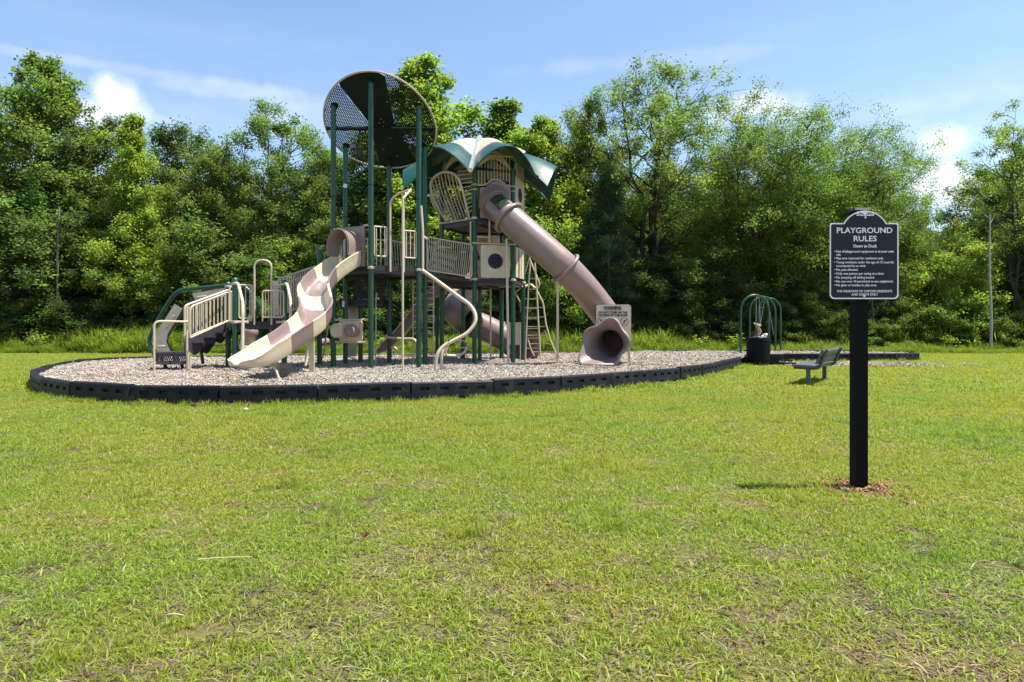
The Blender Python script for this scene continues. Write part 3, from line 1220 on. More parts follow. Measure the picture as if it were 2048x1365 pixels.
# the panel: frame plate with arched opening
Wd, zb, zt = .41, ZA - .02, ZA + .83
ow, oh = .27, ZA + .50
op = [(-ow, zb)] + [(-ow, ZA + .38)] + [(ow * math.cos(R(a)), ZA + .40 + .26 * math.sin(R(a))) for a in range(170, 9, -16)] + [(ow, ZA + .38), (ow, zb)]
hood_panel = MB()
outer = [(-Wd, zb)] + [(-Wd + (2 * Wd) * 0, ZA + .38)] + [(-Wd + 2 * Wd * (k / 10), zt) for k in range(11)] + [(Wd, ZA + .38), (Wd, zb)]
n = len(op)
for k in range(n - 1):
    q = [outer[k], outer[k + 1], op[k + 1], op[k]]
    hood_panel.add([HP(s, .03, z) for s, z in q] + [HP(s, .065, z) for s, z in q], [(0, 1, 2, 3), (7, 6, 5, 4), (0, 4, 5, 1), (2, 6, 7, 3)])
hood = hood_panel.build('slide_hood', BROWN, play)
hb = MB()
prof = [(-.26, ZA + .20)] + [(-.27, ZA + .36)] + [(.27 * math.cos(R(a)), ZA + .42 + .30 * math.sin(R(a))) for a in range(170, 9, -10)] + [(.27, ZA + .36), (.26, ZA + .20)]
grid = []
for (o, fl) in ((.06, 1.0), (.12, .98), (.25, .98), (.36, 1.0), (.42, 1.05), (.44, 1.10), (.43, 1.13)):
    grid.append([HP(s * fl, o, ZA + .2 + (z - ZA - .2) * (fl * .5 + .5)) for s, z in prof])
hb.sheet(grid, .028)
hb.build('hood_tunnel', BROWN, hood)
pipe('hood_rail', [HP(-.50, .02, ZA + .82), HP(-.36, .03, ZA + .82)], .024, hood)
pipe('hood_rail', [HP(.36, .03, ZA + .84), HP(.50, .03, ZA + .84)], .024, hood)
b = MB(); b.bar(HP(-.62, -.05, ZA - .06), HP(-.62, -.05, ZA + .84), .07, .03, (0, 1, 0)); b.build('hood_strip', TANP, hood)

# centre line of the slide
CL = [((702, 525.8), 14.5), ((678, 541), 14.2), ((647, 566), 13.85), ((631, 592), 13.5), ((632, 615), 13.2), ((634, 634), 12.9), ((622, 654), 12.6), ((600, 671), 12.3),
      ((574, 690), 12.05), ((540, 711), 11.75), ((505, 727), 11.45), ((483, 734), 11.22)]
cl = [W(p[0], p[1], d) for p, d in CL]
cl[-1].z = cl[-2].z - .015
cs = catmull(cl, 8)
acc = [0]
for i in range(1, len(cs)):
    acc.append(acc[-1] + (cs[i] - cs[i - 1]).length)
SL = acc[-1]


def slide_at(s):
    s = max(0, min(SL, s))
    for i in range(1, len(cs)):
        if acc[i] >= s:
            t = (s - acc[i - 1]) / max(1e-6, acc[i] - acc[i - 1])
            p = cs[i - 1].lerp(cs[i], t)
            i0, i1 = max(0, i - 4), min(len(cs) - 1, i + 3)
            d = (cs[i1] - cs[i0]).normalized()
            return p, d
    return cs[-1], (cs[-1] - cs[-3]).normalized()


def slide_section_pts(s, v, th=0):
    """v across -1..1 over bed, walls and rim"""
    p, d = slide_at(s)
    dh = V((d.x, d.y, 0))
    # direction across: blend of the local heading and the overall heading
    g = (dh.normalized() * .55 + on * .45).normalized()
    ac = V((-g.y, g.x, 0)) * -1          # to the right when looking down the slide
    up = ac.cross(d).normalized()
    if up.z < 0: up = -up
    up = (up * .5 + V((0, 0, 1)) * .5).normalized()
    e = max(0, min(1, (SL - s) / .55))
    hw = .265
    wall = .245 * (.42 + .58 * e ** .7)
    return p, ac, up, hw, wall


XS = [(-1.22, .80), (-1.26, .96), (-1.17, 1.0), (-1.08, .97), (-1.0, .60), (-.93, .28), (-.75, .06), (-.4, .0), (0, -.01), (.4, .0), (.75, .06), (.93, .28), (1.0, .60), (1.08, .97), (1.17, 1.0), (1.26, .96), (1.22, .80)]
XU = [(1.16, .45), (1.10, .0), (1.0, -.28), (.5, -.34), (-.5, -.34), (-1.0, -.28), (-1.10, .0), (-1.16, .45)]


def slide_ring(s, zig=0.0):
    """closed ring of points of the moulded profile at s; zig shifts the boundary along the slide towards the middle of the bed"""
    out = []
    for (u, w) in XS + XU:
        ss = s + (zig * (1 - min(1, abs(u))) if (u, w) in XS else 0)
        p, ac, up, hw, wall = slide_section_pts(ss, u)
        tipk = max(0, min(1, (SL - ss) / .30))
        hw2 = hw * (.84 + .16 * tipk ** .5)
        out.append(p + ac * (u * hw2) + up * (w * wall))
    return out


def s_at_height(z):
    for i in range(1, len(cs)):
        if cs[i].z <= z: return acc[i]
    return SL


seams = [0] + [s_at_height(z) for z in (2.06, 1.74, 1.43, 1.14, .95, .70)] + [SL]
slide_o = None
for k in range(7):
    s0, s1 = seams[k], seams[k + 1]
    m = max(4, int((s1 - s0) / .06))
    b = MB()
    rings = []
    for i in range(m + 1):
        t = i / m
        z0 = .12 if k > 0 else 0
        z1 = .12 if k < 6 else 0
        s = s0 + (s1 - s0) * t
        zig = (z0 * (1 - t) + z1 * t)
        rings.append(slide_ring(s + (.004 if i == 0 else 0), zig))
    nn = len(rings[0])
    vs = [p for r_ in rings for p in r_]
    fs = [(i * nn + j, i * nn + (j + 1) % nn, (i + 1) * nn + (j + 1) % nn, (i + 1) * nn + j) for i in range(m) for j in range(nn)]
    b.add(vs, fs, True)
    b.add(rings[0], [tuple(range(nn))[::-1]])
    if k == 6:                      # rounded lip
        p, d = slide_at(SL)
        cen = sum(rings[-1], V()) / nn
        cen.z = p.z + .02
        prev = rings[-1]
        for off, sc_ in ((.045, .95), (.085, .82), (.112, .60), (.122, .3)):
            cap = [cen + (q - cen) * sc_ + d * off for q in rings[-1]]
            b.add(prev + cap, [(j, (j + 1) % nn, nn + (j + 1) % nn, nn + j) for j in range(nn)], True)
            prev = cap
        b.add(prev, [tuple(range(nn))])
    else:
        b.add(rings[-1], [tuple(range(nn))])
    mat_ = SLIDE_TAN if k % 2 == 0 else BROWN
    if slide_o is None:
        slide_o = b.build('wave_slide', mat_, play)
    else:
        b.build('slide_section', mat_, slide_o)
# slide support leg and curved foot
b = MB()
q, d = slide_at(SL * .70)
b.bar(V((q.x + .25, q.y + .1, CZ - .1)), V((q.x + .25, q.y + .1, q.z + .02)), .085, .04, (0, 1, 0))
b.build('slide_leg', TAN, slide_o)
q, d = slide_at(SL * .90)
pipe('slide_foot', [V((q.x - .05, q.y, q.z - .07)), V((q.x + .22, q.y + .05, q.z - .10)), V((q.x + .34, q.y + .02, CZ - .12))], .022, slide_o, rr=.12)
b = MB(); b.prism([V((q.x, q.y + .12, q.z - .09)), V((q.x + .2, q.y + .12, q.z - .10)), V((q.x + .3, q.y + .1, q.z + .06)), V((q.x + .05, q.y + .12, q.z))], .05, (0, 1, 0)); b.build('slide_bracket', TANP, slide_o)

# ---- tower A front gate: hoop, fireman pole, guard bars
fa, fb = V((*A[0], 0)), V((*A[1], 0))


def E01(t, z, o=0.0):
    d = (fb - fa); nrm = V((d.y, -d.x, 0)).normalized()
    return fa + d * t + nrm * o + V((0, 0, z))


guardrail(E01(.02, 0)[:2], E01(.37, 0)[:2], ZA + .20, ZA + .82, 3, .05)
guardrail(E01(.66, 0)[:2], E01(.98, 0)[:2], ZA + .20, ZA + .78, 3, .03)
hoop = pipe('entry_hoop', [E01(.38, ZA - .12, .04), E01(.38, ZA + 1.40, .04), E01(.50, ZA + 1.52, .22), E01(.60, ZA + 1.54, .62)], .022, rr=.18)
pipe('hoop_leg', [E01(.66, ZA - .12, .04), E01(.66, ZA + 1.36, .05), E01(.62, ZA + 1.52, .30)], .022, hoop, rr=.14)
POLE = W(805.5, 744, 13.45)
b = MB(); b.tube([V((POLE.x, POLE.y, CZ - .2)), V((POLE.x, POLE.y, 3.66))], .021, 10)
fp = b.build('fireman_pole', TAN, play)
pipe('pole_arm', [V((POLE.x, POLE.y, 3.60)), E01(.60, ZA + 1.54, .62)], .020, fp)
# plate bracing on P5 beside the curved slider
pipe('handrail', [V((A[1][0] + .09, A[1][1] - .02, ZA - .05)), V((A[1][0] + .09, A[1][1] - .02, ZA + .8)), V((A[1][0] + .05, A[1][1] - .02, ZA + 1.34))], .028)
b = MB(); b.bar(V((A[1][0], A[1][1], ZA + .74)), V((A[2][0] + .08, A[2][1] - .05, ZA + .74)), .05, .05); b.build('rail_bracket', TAN, play)

# curved double-rail slider from tower A's right front post to the chips
SPX = [((845, 541), 14.6), ((880, 566), 14.35), ((915, 592), 14.1), ((941, 612), 13.95), ((951, 632), 13.85), ((948, 650), 13.8), ((932, 668), 13.75), ((908, 681), 13.7), ((886, 694), 13.65), ((874, 712), 13.6), ((870.5, 742), 13.6)]
p1 = catmull([W(x, y, d) for (x, y), d in SPX], 6)
b = MB(); b.tube(p1, .036, 10); sl = b.build('curved_slider', TAN, play)
p2 = catmull([W(x, y, d) for (x, y), d in SPX], 6)
p2 = [p + V((-.04 + .14 * (i / len(p2)) ** 3, .40, .01)) for i, p in enumerate(p2)]
p2[-1].z = CZ - .1
b = MB(); b.tube(p2, .034, 10); b.build('slider_rail', TAN, sl)
for t in (.28, .42, .62, .74):
    i = int(t * (len(p1) - 1))
    b = MB(); b.tube([p1[i] - V((0, 0, .03)), (p1[i] + p2[i]) / 2 - V((0, 0, .07)), p2[i] - V((0, 0, .03))], .012, 6); b.build('slider_brace', BLACK, sl)
# black net seat bundled under the slider
b = MB(); rg = random.Random(8)
c0 = (p1[int(.70 * len(p1))] + p2[int(.70 * len(p2))]) / 2 - V((0, 0, .05))
for k in range(26):
    a = c0 + V((rg.uniform(-.17, .17), rg.uniform(-.2, .3), rg.uniform(-.09, .07)))
    e = a + V((rg.uniform(-.13, .13), rg.uniform(-.12, .12), rg.uniform(-.06, .06)))
    b.tube([a, (a + e) / 2 + V((0, 0, .03)), e], .008, 5)
b.build('rope_net', ROPE, sl, 'stuff')

# hand loops low between the posts
pipe('hand_loop', [V((A[3][0] + .02, 15.6, .86)), W(800, 678, 15.4), W(829, 678, 15.2), W(836, 690, 15.1), W(835, 713, 15.1), W(800, 711, 15.3), W(790, 695, 15.5), W(783, 696, 15.6)], .028, rr=.12)
pipe('hand_loop', [W(938, 696, 16.2), W(931, 684, 16.0), W(918, 681, 15.8), W(895, 690, 15.4), W(889, 711, 15.4), W(917, 712, 15.7), W(929, 706, 15.9), W(934, 694, 16.1)], .028, rr=.12)
pipe('rail', [W(914, 696, 16.3), W(952, 696, 16.4)], .02)

# drum panel under tower A
pA5, pA0 = V((*A[5], 0)), V((*A[0], 0))
for zz in (1.235, .755):
    o = pipe('panel_rail', [HP(-.53, .0, zz), HP(.58, .0, zz)], .019)
    for s in (-.42, .42):
        b = MB(); b.tube([HP(s - .05, 0, zz), HP(s + .05, 0, zz)], .03, 10); b.build('rail_joint', TAN, o)
dm = MB()
c = [(-.30, .77), (.30, .77), (.30, 1.22), (-.30, 1.22)]


def rrect(x0, z0, x1, z1, r, n=5):
    o = []
    for cx, cz, a0 in ((x1 - r, z1 - r, 0), (x0 + r, z1 - r, 90), (x0 + r, z0 + r, 180), (x1 - r, z0 + r, 270)):
        for k in range(n + 1):
            a = R(a0 + 90 * k / n)
            o.append((cx + r * math.cos(a), cz + r * math.sin(a)))
    return o


dm.prism([HP(s, .03, z) for s, z in rrect(-.33, .775, .33, 1.215, .06)], .025, on)
dp = dm.build('drum_panel', TANP, play)
Md = Matrix((ed, V((0, 0, 1)), on)).transposed()          # local x=edge, y=up, z=outwards
for (s, r_, ln, mt) in ((-.17, .155, .27, SLIDE_TAN), (.14, .135, .20, BROWN)):
    d = MB()
    d.lathe([(r_ * .93, 0), (r_ * 1.0, .05), (r_ * 1.03, ln * .5), (r_ * 1.0, ln - .03), (r_ * .94, ln), (r_ * .84, ln), (r_ * .78, ln - .02), (.001, ln - .028)], HP(s, .045, 1.0), 24, Md)
    d.build('drum', mt, dp)
g = MB(); rg = random.Random(2)
for k in range(30):
    a = R(12 * k)
    cx = .14 if math.cos(a) > -.2 else -.17
    r0, r1 = (.16, .235 + rg.uniform(-.02, .02)) if cx > 0 else (.175, .215)
    s0, z0 = cx + r0 * math.cos(a), 1.0 + r0 * math.sin(a)
    s1, z1 = cx + r1 * math.cos(a + rg.uniform(-.12, .12)), 1.0 + r1 * math.sin(a)
    if abs(s1) < .31 and .80 < z1 < 1.19:
        g.tube([HP(s0, .0445, z0), HP(s1, .0445, z1)], .004, 4)
g.build('engraved_rays', INK, dp, 'stuff')

# ---- mid deck behind tower A with perforated steps up and a tan climbing plank
MD = [(-4.1, 16.15), (-3.05, 16.15), (-2.95, 17.0), (-3.5, 17.5), (-4.2, 17.1)]
ZM = 1.74
poly_deck(MD, ZM)
for p in ((-4.44, 16.0), (-3.65, 16.7)):
    pass
post(tuple(W(639, 700, 15.6)[:2]), 2.83)
clamp(tuple(W(639, 700, 15.6)[:2]), 2.31)
post(tuple(W(721, 700, 16.4)[:2]), ZM)
for k in range(4):
    z = ZM + .13 + k * .155
    y = 16.35 - k * .13
    st = MB()
    x0, x1 = -3.80, -2.98
    # riser with slots: a lattice of uprights left between the gaps
    st.bar((x0, y, z + .05), (x1, y, z + .05), .012, .03)
    st.bar((x0, y, z - .055), (x1, y, z - .055), .012, .035)
    nb = 26
    for i in range(nb):
        x = x0 + (x1 - x0) * (i + .5) / nb
        if 11 <= i <= 13 or (k % 2 == 0 and i in (3, 4, 7)):
            st.bar((x, y, z - .05), (x, y, z + .05), .034, .012, (0, 1, 0))
        else:
            lean = .012 if i % 2 else -.012
            st.bar((x - lean, y, z - .05), (x + lean, y, z + .05), .011, .012, (0, 1, 0))
    st.box(((x0 + x1) / 2, y + .08, z + .068), (x1 - x0, .20, .018))
    st.build('perforated_step', PURP, play)
pl = MB(); pl.prism([W(x, y, 16.9) for x, y in ((693, 604), (715, 604), (716, 640), (713, 713), (695, 713))], .03, (0, 1, 0)); po = pl.build('climbing_plank', TANP, play)
for y in (622, 655, 699):
    h = MB(); h.tube([W(697, y, 16.8), W(700, y + 1, 16.74), W(710, y + 1, 16.74), W(713, y, 16.8)], .018, 8); h.build('handhold', TANP, po)
pipe('thin_rail', [W(753, 586, 15.9), W(752, 600, 15.9), W(751.5, 729, 15.9)], .016)
pipe('thin_rail', [W(690, 640, 16.8), W(692, 712, 16.8), W(718, 722, 16.6)], .014)
b = MB(); b.tube([W(645, 727, 15.9), W(720, 727, 16.4)], .015, 6); b.build('ground_rail', TAN, play)

# rails of tower A: left back and back
guardrail(A[4], A[3], ZA + .12, ZA + .80, 9)
guardrail(A[5], A[4], ZA + .12, ZA + .80, 5)

# ---- low deck at the left (hexagon, flat towards the camera)
Bq = [tuple(W(470, 700, 14.15)[:2]), tuple(W(568.5, 700, 14.3)[:2]), (-4.17, 15.15), tuple(W(634, 700, 16.0)[:2]), tuple(W(547, 700, 16.05)[:2]), tuple(W(456.5, 700, 14.95)[:2])]
ZL = 1.20
poly_deck(Bq, ZL)
for i in (0, 1, 4, 5):
    o = post(Bq[i], {0: 2.03, 1: 2.0, 4: 2.0, 5: 2.0}[i])
    clamp(Bq[i], ZL - .02, o)
    clamp(Bq[i], 1.97, o, .05)
b = MB(); b.tube([V((*Bq[0], ZL - .02)), V((Bq[0][0] + .28, Bq[0][1] - .02, ZL - .02))], .028, 8); b.build('deck_bracket', TAN, play)
b = MB(); b.tube([V((Bq[1][0] - .16, Bq[1][1] - .02, ZL - .02)), V((Bq[1][0] + .12, Bq[1][1] - .02, ZL - .02))], .028, 8); b.build('deck_bracket', TAN, play)


def ELo(t, z, o=0.0):
    a = V((*Bq[0], 0)); e = V((*Bq[1], 0)); d = e - a; nrm = V((d.y, -d.x, 0)).normalized()
    return a + d * t + nrm * o + V((0, 0, z))


guardrail(ELo(.05, 0)[:2], ELo(.38, 0)[:2], ZL + .06, 1.95, 3, .03)
pipe('entry_hoop', [ELo(.40, ZL - .08, .03), ELo(.40, 2.47, .03), ELo(.745, 2.47, .03), ELo(.745, ZL - .08, .03)], .021, rr=.24)
guardrail(ELo(.76, 0)[:2], ELo(.99, 0)[:2], 1.90, 1.95, 1, .0)
gt = pipe('gate_panel', [ELo(.57, ZL, .06), ELo(.57, ZL + .10, .06), ELo(.57, 1.83, .06), ELo(1.0, 1.83, .06), ELo(1.0, ZL + .08, .06), ELo(.57, ZL + .08, .06)], .018, rr=.06)
for k in range(6):
    b = MB(); b.tube([ELo(.63 + k * .062, ZL + .08, .06), ELo(.63 + k * .062, 1.83, .06)], .011, 6); b.build('baluster', TAN, gt)
# long handrail loops running down in front
pipe('handrail', [V((Bq[0][0], Bq[0][1] - .04, 1.98)), W(476, 567, 14.0), W(486, 606, 13.6), W(486, 622, 13.5), W(485, 712, 13.4), W(478, 728, 13.4)], .032, rr=.12)
pipe('handrail', [V((Bq[1][0], Bq[1][1] - .04, 1.97)), W(574, 567, 14.1), W(581, 600, 13.8), W(581.5, 616, 13.7), W(580, 712, 13.6)], .030, rr=.12)
# tan panels at the back of the low deck
b = MB(); b.prism([W(546, 562, 15.2), W(556, 562, 15.25), W(556, 637, 15.25), W(546, 637, 15.2)], .03, (1, .2, 0)); b.build('side_panel', TANP, play)

# stair from the low deck up to the mid deck
a0 = W(556, 637, 14.9); a1 = W(640, 604, 15.4)
slope_rail(W(557, 632, 14.75), W(634, 603, 15.35), .80, 17)
slope_rail(W(575, 634, 15.8), W(652, 604, 16.3), .80, 12)
s_ = MB()
for off, dd in ((0, 0), (1, .9)):
    A0, A1 = W(552, 640, 14.8 + dd), W(640, 610, 15.35 + dd)
    s_.prism([A0 + V((0, 0, .10)), A0 - V((0, 0, .10)), A1 - V((0, 0, .15)), A1 + V((0, 0, .10))], .02, V((A1 - A0).cross(V((0, 0, 1)))))
so_ = s_.build('stair_stringer', PURP, play)
for k in range(4):
    A0, A1 = W(552, 640, 14.8), W(640, 610, 15.35)
    p = A0.lerp(A1, (k + .6) / 4.2); q = p + V((-.1, .9, 0))
    b = MB(); b.bar(p, q, .24, .025); b.build('step', PURP, so_)

# lower stair with the transfer platform at its foot
sa, sb = W(378, 676, 13.9), W(458, 640, 14.7)
near = slope_rail(W(369.5, 677, 13.85), W(459, 640.5, 14.75), .66, 10, .022, .014)
slope_rail(W(380, 676, 13.65) + V((.02, -.02, 0)), W(458, 642, 14.6), .62, 0, .018)
pipe('newel', [W(374.5, 739, 13.8), W(374, 612, 13.8)], .022)
pipe('newel', [W(459.5, 660, 14.7), W(459.5, 572, 14.75)], .02)
slope_rail(W(392, 672, 14.7), W(470, 640, 15.5), .66, 10, .02, .013)
s_ = MB()
wav = []
for k in range(19):
    t = k / 18
    p = W(369, 690, 13.85).lerp(W(459, 646, 14.7), t)
    wav.append((p, t))
top_ = [p + V((0, 0, .07)) for p, t in wav]
bot_ = [p + V((0, 0, -.20 + .055 * math.sin(t * 19) - (.07 if .12 < t < .42 else 0))) for p, t in wav]
dn = (wav[-1][0] - wav[0][0]); nr = V((dn.y, -dn.x, 0)).normalized()
for dd in (0, .85):
    vs = []
    for i in range(19):
        o = V((-.35 * dd * .5, dd, 0))
        vs += [top_[i] + o - nr * .012, bot_[i] + o - nr * .012, top_[i] + o + nr * .012, bot_[i] + o + nr * .012]
    fs = []
    for i in range(18):
        a, c = i * 4, (i + 1) * 4
        fs += [(a, a + 1, c + 1, c), (a + 2, c + 2, c + 3, a + 3), (a, c, c + 2, a + 2), (a + 1, a + 3, c + 3, c + 1)]
    fs += [(0, 2, 3, 1), (72, 73, 75, 74)]
    s_.add(vs, fs)
st_o = s_.build('stair_stringer', PURP, play)
for k in range(4):
    p = W(385, 690, 13.9).lerp(W(462, 650, 14.75), (k + .4) / 4)
    b = MB(); b.bar(p, p + V((-.16, .84, 0)), .26, .025); b.build('step', PURP, st_o)
# transfer platform: two tiers facing the camera, slotted riser between them
tp = MB()
pl0, pl1 = W(312, 708, 13.55), W(374, 708, 13.8)
dx = (pl1 - pl0).normalized(); dy = V((-dx.y, dx.x, 0))


def TP(s, o, z):
    return V((pl0.x, pl0.y, 0)) + dx * s + dy * o + V((0, 0, z))


Lw = (pl1 - pl0).length
zt_ = .56
tp.prism([TP(0, 0, zt_), TP(Lw, 0, zt_), TP(Lw, .8, zt_), TP(0, .8, zt_)], .03, (0, 0, 1))
tp.prism([TP(0, -.02, .355), TP(Lw, -.02, .355), TP(Lw, .32, .355), TP(0, .32, .355)], .055, (0, 0, 1))
to = tp.build('transfer_platform', PURP, play)
rs = MB()
rs.bar(TP(0, .015, .515), TP(Lw, .015, .515), .012, .06)
rs.bar(TP(0, .015, .392), TP(Lw, .015, .392), .012, .022)
nb = 30
for i in range(nb):
    s = Lw * (i + .5) / nb
    if i in (0, 4, 5, 6, 20, 21, 29):
        rs.bar(TP(s, .015, .39), TP(s, .015, .50), .024, .012, (0, 1, 0))
    else:
        l = .008 if i % 2 else -.008
        rs.bar(TP(s - l, .015, .40), TP(s + l, .015, .49), .011, .012, (0, 1, 0))
rs.build('slotted_riser', PURP, to)
rp2 = pipe('platform_rail', [TP(-.03, -.05, CZ - .15), TP(-.03, -.05, 1.19), TP(Lw + .02, -.02, 1.19)], .023, to, rr=.12)
pipe('platform_leg', [TP(Lw + .02, -.08, CZ - .1), TP(Lw + .02, -.08, .62)], .022, to)
pipe('platform_leg', [TP(Lw + .06, .02, CZ - .1), TP(Lw + .06, .02, .5)], .022, to)
b = MB(); b.bar(TP(.22, .25, CZ - .05), TP(.14, .1, .36), .05, .05); b.bar(TP(Lw - .05, .25, CZ - .05), TP(Lw - .1, .1, .36), .05, .05); b.build('platform_brace', GREEN, to)

# ---- planar arch climbers with green tube edges (left one behind the stair, right one behind the low deck)
def climber(outer, inner, D, panels, holds):
    o1 = catmull([W(x, y, D) for x, y in outer], 5); i1 = catmull([W(x, y, D + .05) for x, y in inner], 5)
    b = MB(); b.tube(o1, .045, 10); c = b.build('arch_climber', GREEN, play)
    b = MB(); b.tube(i1, .036, 10); b.build('climber_rail', GREEN, c)
    for pn in panels:
        b = MB(); b.prism([W(x, y, D + .02) for x, y in pn], .03, (0, 1, 0)); b.build('climber_panel', TANP, c)
        e = MB(); (x0, y0), (x1, y1) = pn[0], pn[-1]
        e.tube([W(x0, y0, D + .02), W(x1, y1, D + .02)], .02, 6); e.build('climber_rung', GREEN, c)
    for (x0, y0), (x1, y1) in holds:
        b = MB(); b.tube([W(x0, y0, D), W(x0, y0, D - .07), W(x1, y1, D - .07), W(x1, y1, D)], .019, 8); b.build('handhold', TANP, c)
    return c


climber([(315, 722), (306, 704), (299.5, 687), (301, 672), (318, 638), (340, 601), (352, 587), (366, 580), (400, 576.5), (452, 571.5)],
        [(350, 724), (345, 706), (333, 684), (337, 670), (355, 642), (368, 620), (378, 608), (390, 601), (420, 599), (452, 597)], 15.7,
        [[(349, 608), (365.5, 618), (350, 645), (336, 668), (333, 684), (343, 706), (318, 706), (306, 688), (308, 672), (326, 645)], [(384, 588), (420, 581), (452, 576), (452, 594), (420, 596), (390, 600)]],
        [((348, 632), (333, 656)), ((317, 692), (330, 692.5)), ((396, 594.5), (413, 592.5))])
climber([(472, 570), (486, 572), (500, 584), (514, 604), (516.5, 616), (508, 640), (500, 668), (494, 712)],
        [(476, 596), (490, 598), (500, 614), (502, 622), (497, 640), (484, 672), (476, 708)], 16.4,
        [[(497, 630), (510, 634), (495, 690), (480, 700), (478, 690)]], [((486, 682), (492, 660))])
# green leg and black rope behind the lower stair
pipe('climber_leg', [W(400, 690, 14.9), W(406, 727, 14.7)], .036, mat=GREEN)
pipe('safety_rope', [W(402, 689, 15.2), W(430, 691, 15.5), W(452, 690, 15.8)], .012, mat=ROPE, rr=.2)
pipe('safety_rope', [W(655, 660, 17.6), W(648, 708, 17.0), W(640, 730, 16.6)], .014, mat=ROPE, rr=.2)

# pod steps under the low deck
def pod(px, py, D, r, mt, h=.10):
    c = W(px, py, D)
    b = MB()
    b.lathe([(r * .95, -h * .55), (r, -h * .45), (r, h * .35), (r * .93, h * .5), (.001, h * .53)], c, 22)
    o = b.build('pod_step', mt, play)
    s = MB()
    z0 = CZ - c.z
    s.lathe([(r * .62, z0), (r * .62, -h * 1.9), (r * .80, -h * .9), (r * .84, -h * .5)], c, 10, None, False)
    s.build('pod_stem', mt, o)


pod(502, 665, 13.75, .14, BROWN); pod(521, 655, 14.9, .19, GREENP); pod(505, 697, 13.6, .175, SLIDE_TAN); pod(546, 674, 14.9, .17, BROWN); pod(532, 688, 14.3, .20, GREENP)
b = MB(); c = W(567, 730, 12.95); b.lathe([(.14, -.2), (.16, -.04), (.15, .03), (.001, .04)], c, 18); b.build('pod_step', BROWN, play)
for x, y, d in ((612, 732, 13.3), (617, 730, 13.9)):
    pass
pipe('slide_leg', [W(616, 690, 13.5), W(611, 732, 13.4)], .028)
pipe('slide_leg', [W(625, 690, 14.2), W(618, 730, 14.0)], .028)

# ---- tower B
Bv = [(-.896, 16.3), (.024, 16.55), (.285, 17.5), (-.28, 18.3), (-1.3, 18.15), (-1.76, 17.1)]
ZB, ZH = 2.25, 3.71
tops = [4.86, 4.9, 4.95, 4.95, 4.95, 4.9]
for i, p in enumerate(Bv):
    o = post(p, tops[i], cap=False)
    clamp(p, ZB - .02, o); clamp(p, ZH - .02, o)
    clamp(p, ZB + .84, o, .035)
    if i in (0, 1, 2): clamp(p, ZH + .66, o, .03); clamp(p, ZH + .78, o, .03)
poly_deck(Bv, ZB); poly_deck(Bv, ZH)
post(tuple(W(959.5, 700, 17.3)[:2]), ZB - .1, .05, False)
post(tuple(W(874, 440, 19.0)[:2]), 3.55, .05, False)
clamp(tuple(W(874, 440, 19.0)[:2]), 3.45)
pipe('support_pole', [W(981, 720, 17.6), W(981, 571, 17.6)], .024)
pipe('support_pole', [W(1017, 738, 15.6), W(1013, 478, 15.9)], .03)
pipe('rail', [W(998, 574, 17.8), W(1045, 573, 17.4)], .022)


def edge(p, q):
    a, e = V((*p, 0)), V((*q, 0)); d = (e - a); nrm = V((d.y, -d.x, 0)).normalized()
    return lambda t, z, o=0.0: a + d * t + nrm * o + V((0, 0, z))


# porthole panel, mid level
EB = edge(Bv[0], Bv[1])
EBn = (EB(0, 0, 1) - EB(0, 0, 0)).normalized()
L01 = (V((*Bv[1], 0)) - V((*Bv[0], 0))).length


def flat(E, Lg, n, shape, z0, o):
    return [E(s / Lg, z0 + z, o) for s, z in shape]


b = MB(); b.prism(flat(EB, L01, EBn, rrect(.14, .02, .86, .80, .05), ZB, .045), .03, EBn); pp = b.build('porthole_panel', TANP, play)
b = MB()
circ = [(.50 + .185 * math.cos(R(a)), .42 + .185 * math.sin(R(a))) for a in range(0, 360, 12)]
b.prism(flat(EB, L01, EBn, circ, ZB, .062), .012, EBn); b.build('porthole', NAVY, pp)
b = MB()
for k in range(12):
    a = R(30 * k + 15)
    b.box(EB((.50 + .165 * math.cos(a)) / L01, ZB + .42 + .165 * math.sin(a), .071), (.010, .006, .010))
for s, z in ((.18, .06), (.82, .06), (.18, .76), (.82, .76)):
    b.box(EB(s / L01, ZB + z, .062), (.016, .008, .016))
b.build('panel_bolts', STEEL, pp, 'stuff')
pipe('panel_rail', [EB(.0, ZB + .84, .03), EB(1.0, ZB + .84, .03)], .02)
pipe('upright', [EB(-.10, ZB - .05, .0), EB(-.10, ZH - .1, .0)], .02)
pipe('upright', [EB(.38, ZB + .84, .02), EB(.38, ZH - .05, .02)], .022)
pipe('upright', [EB(.05, ZB + .98, .1), EB(.38, ZB + .98, .1)], .015)
b = MB(); b.prism([EB(-.02 + x, ZB + z, -.25) for x, z in ((0, .02), (.16, .02), (.16, .62), (.08, .66), (0, .4))], .03, EBn); b.build('info_panel', material('pale_blue_print', (.35, .40, .45), .5, .25, 25), play)
g = MB(); rg = random.Random(12)
for k in range(14):
    x, z = rg.uniform(0, .13), rg.uniform(.06, .55)
    g.bar(EB(-.015 + x, ZB + z, -.231), EB(-.015 + x + .03, ZB + z + .05, -.231), .012, .002, EBn)
g.build('info_marks', INK, play, 'stuff')

# right side panels, mid level
E12 = edge(Bv[1], Bv[2]); n12 = (E12(0, 0, 1) - E12(0, 0, 0)).normalized()
for t0, t1, mt in ((.12, .34, TANP), (.48, .60, TANP), (.66, .90, TANP)):
    b = MB(); b.prism([E12(t0, ZB + .06, .03), E12(t1, ZB + .06, .03), E12(t1, ZB + .78, .03), E12(t0, ZB + .78, .03)], .03, n12); b.build('side_panel', mt, play)
guardrail(Bv[1], Bv[2], ZB + .08, ZB + .80, 5)

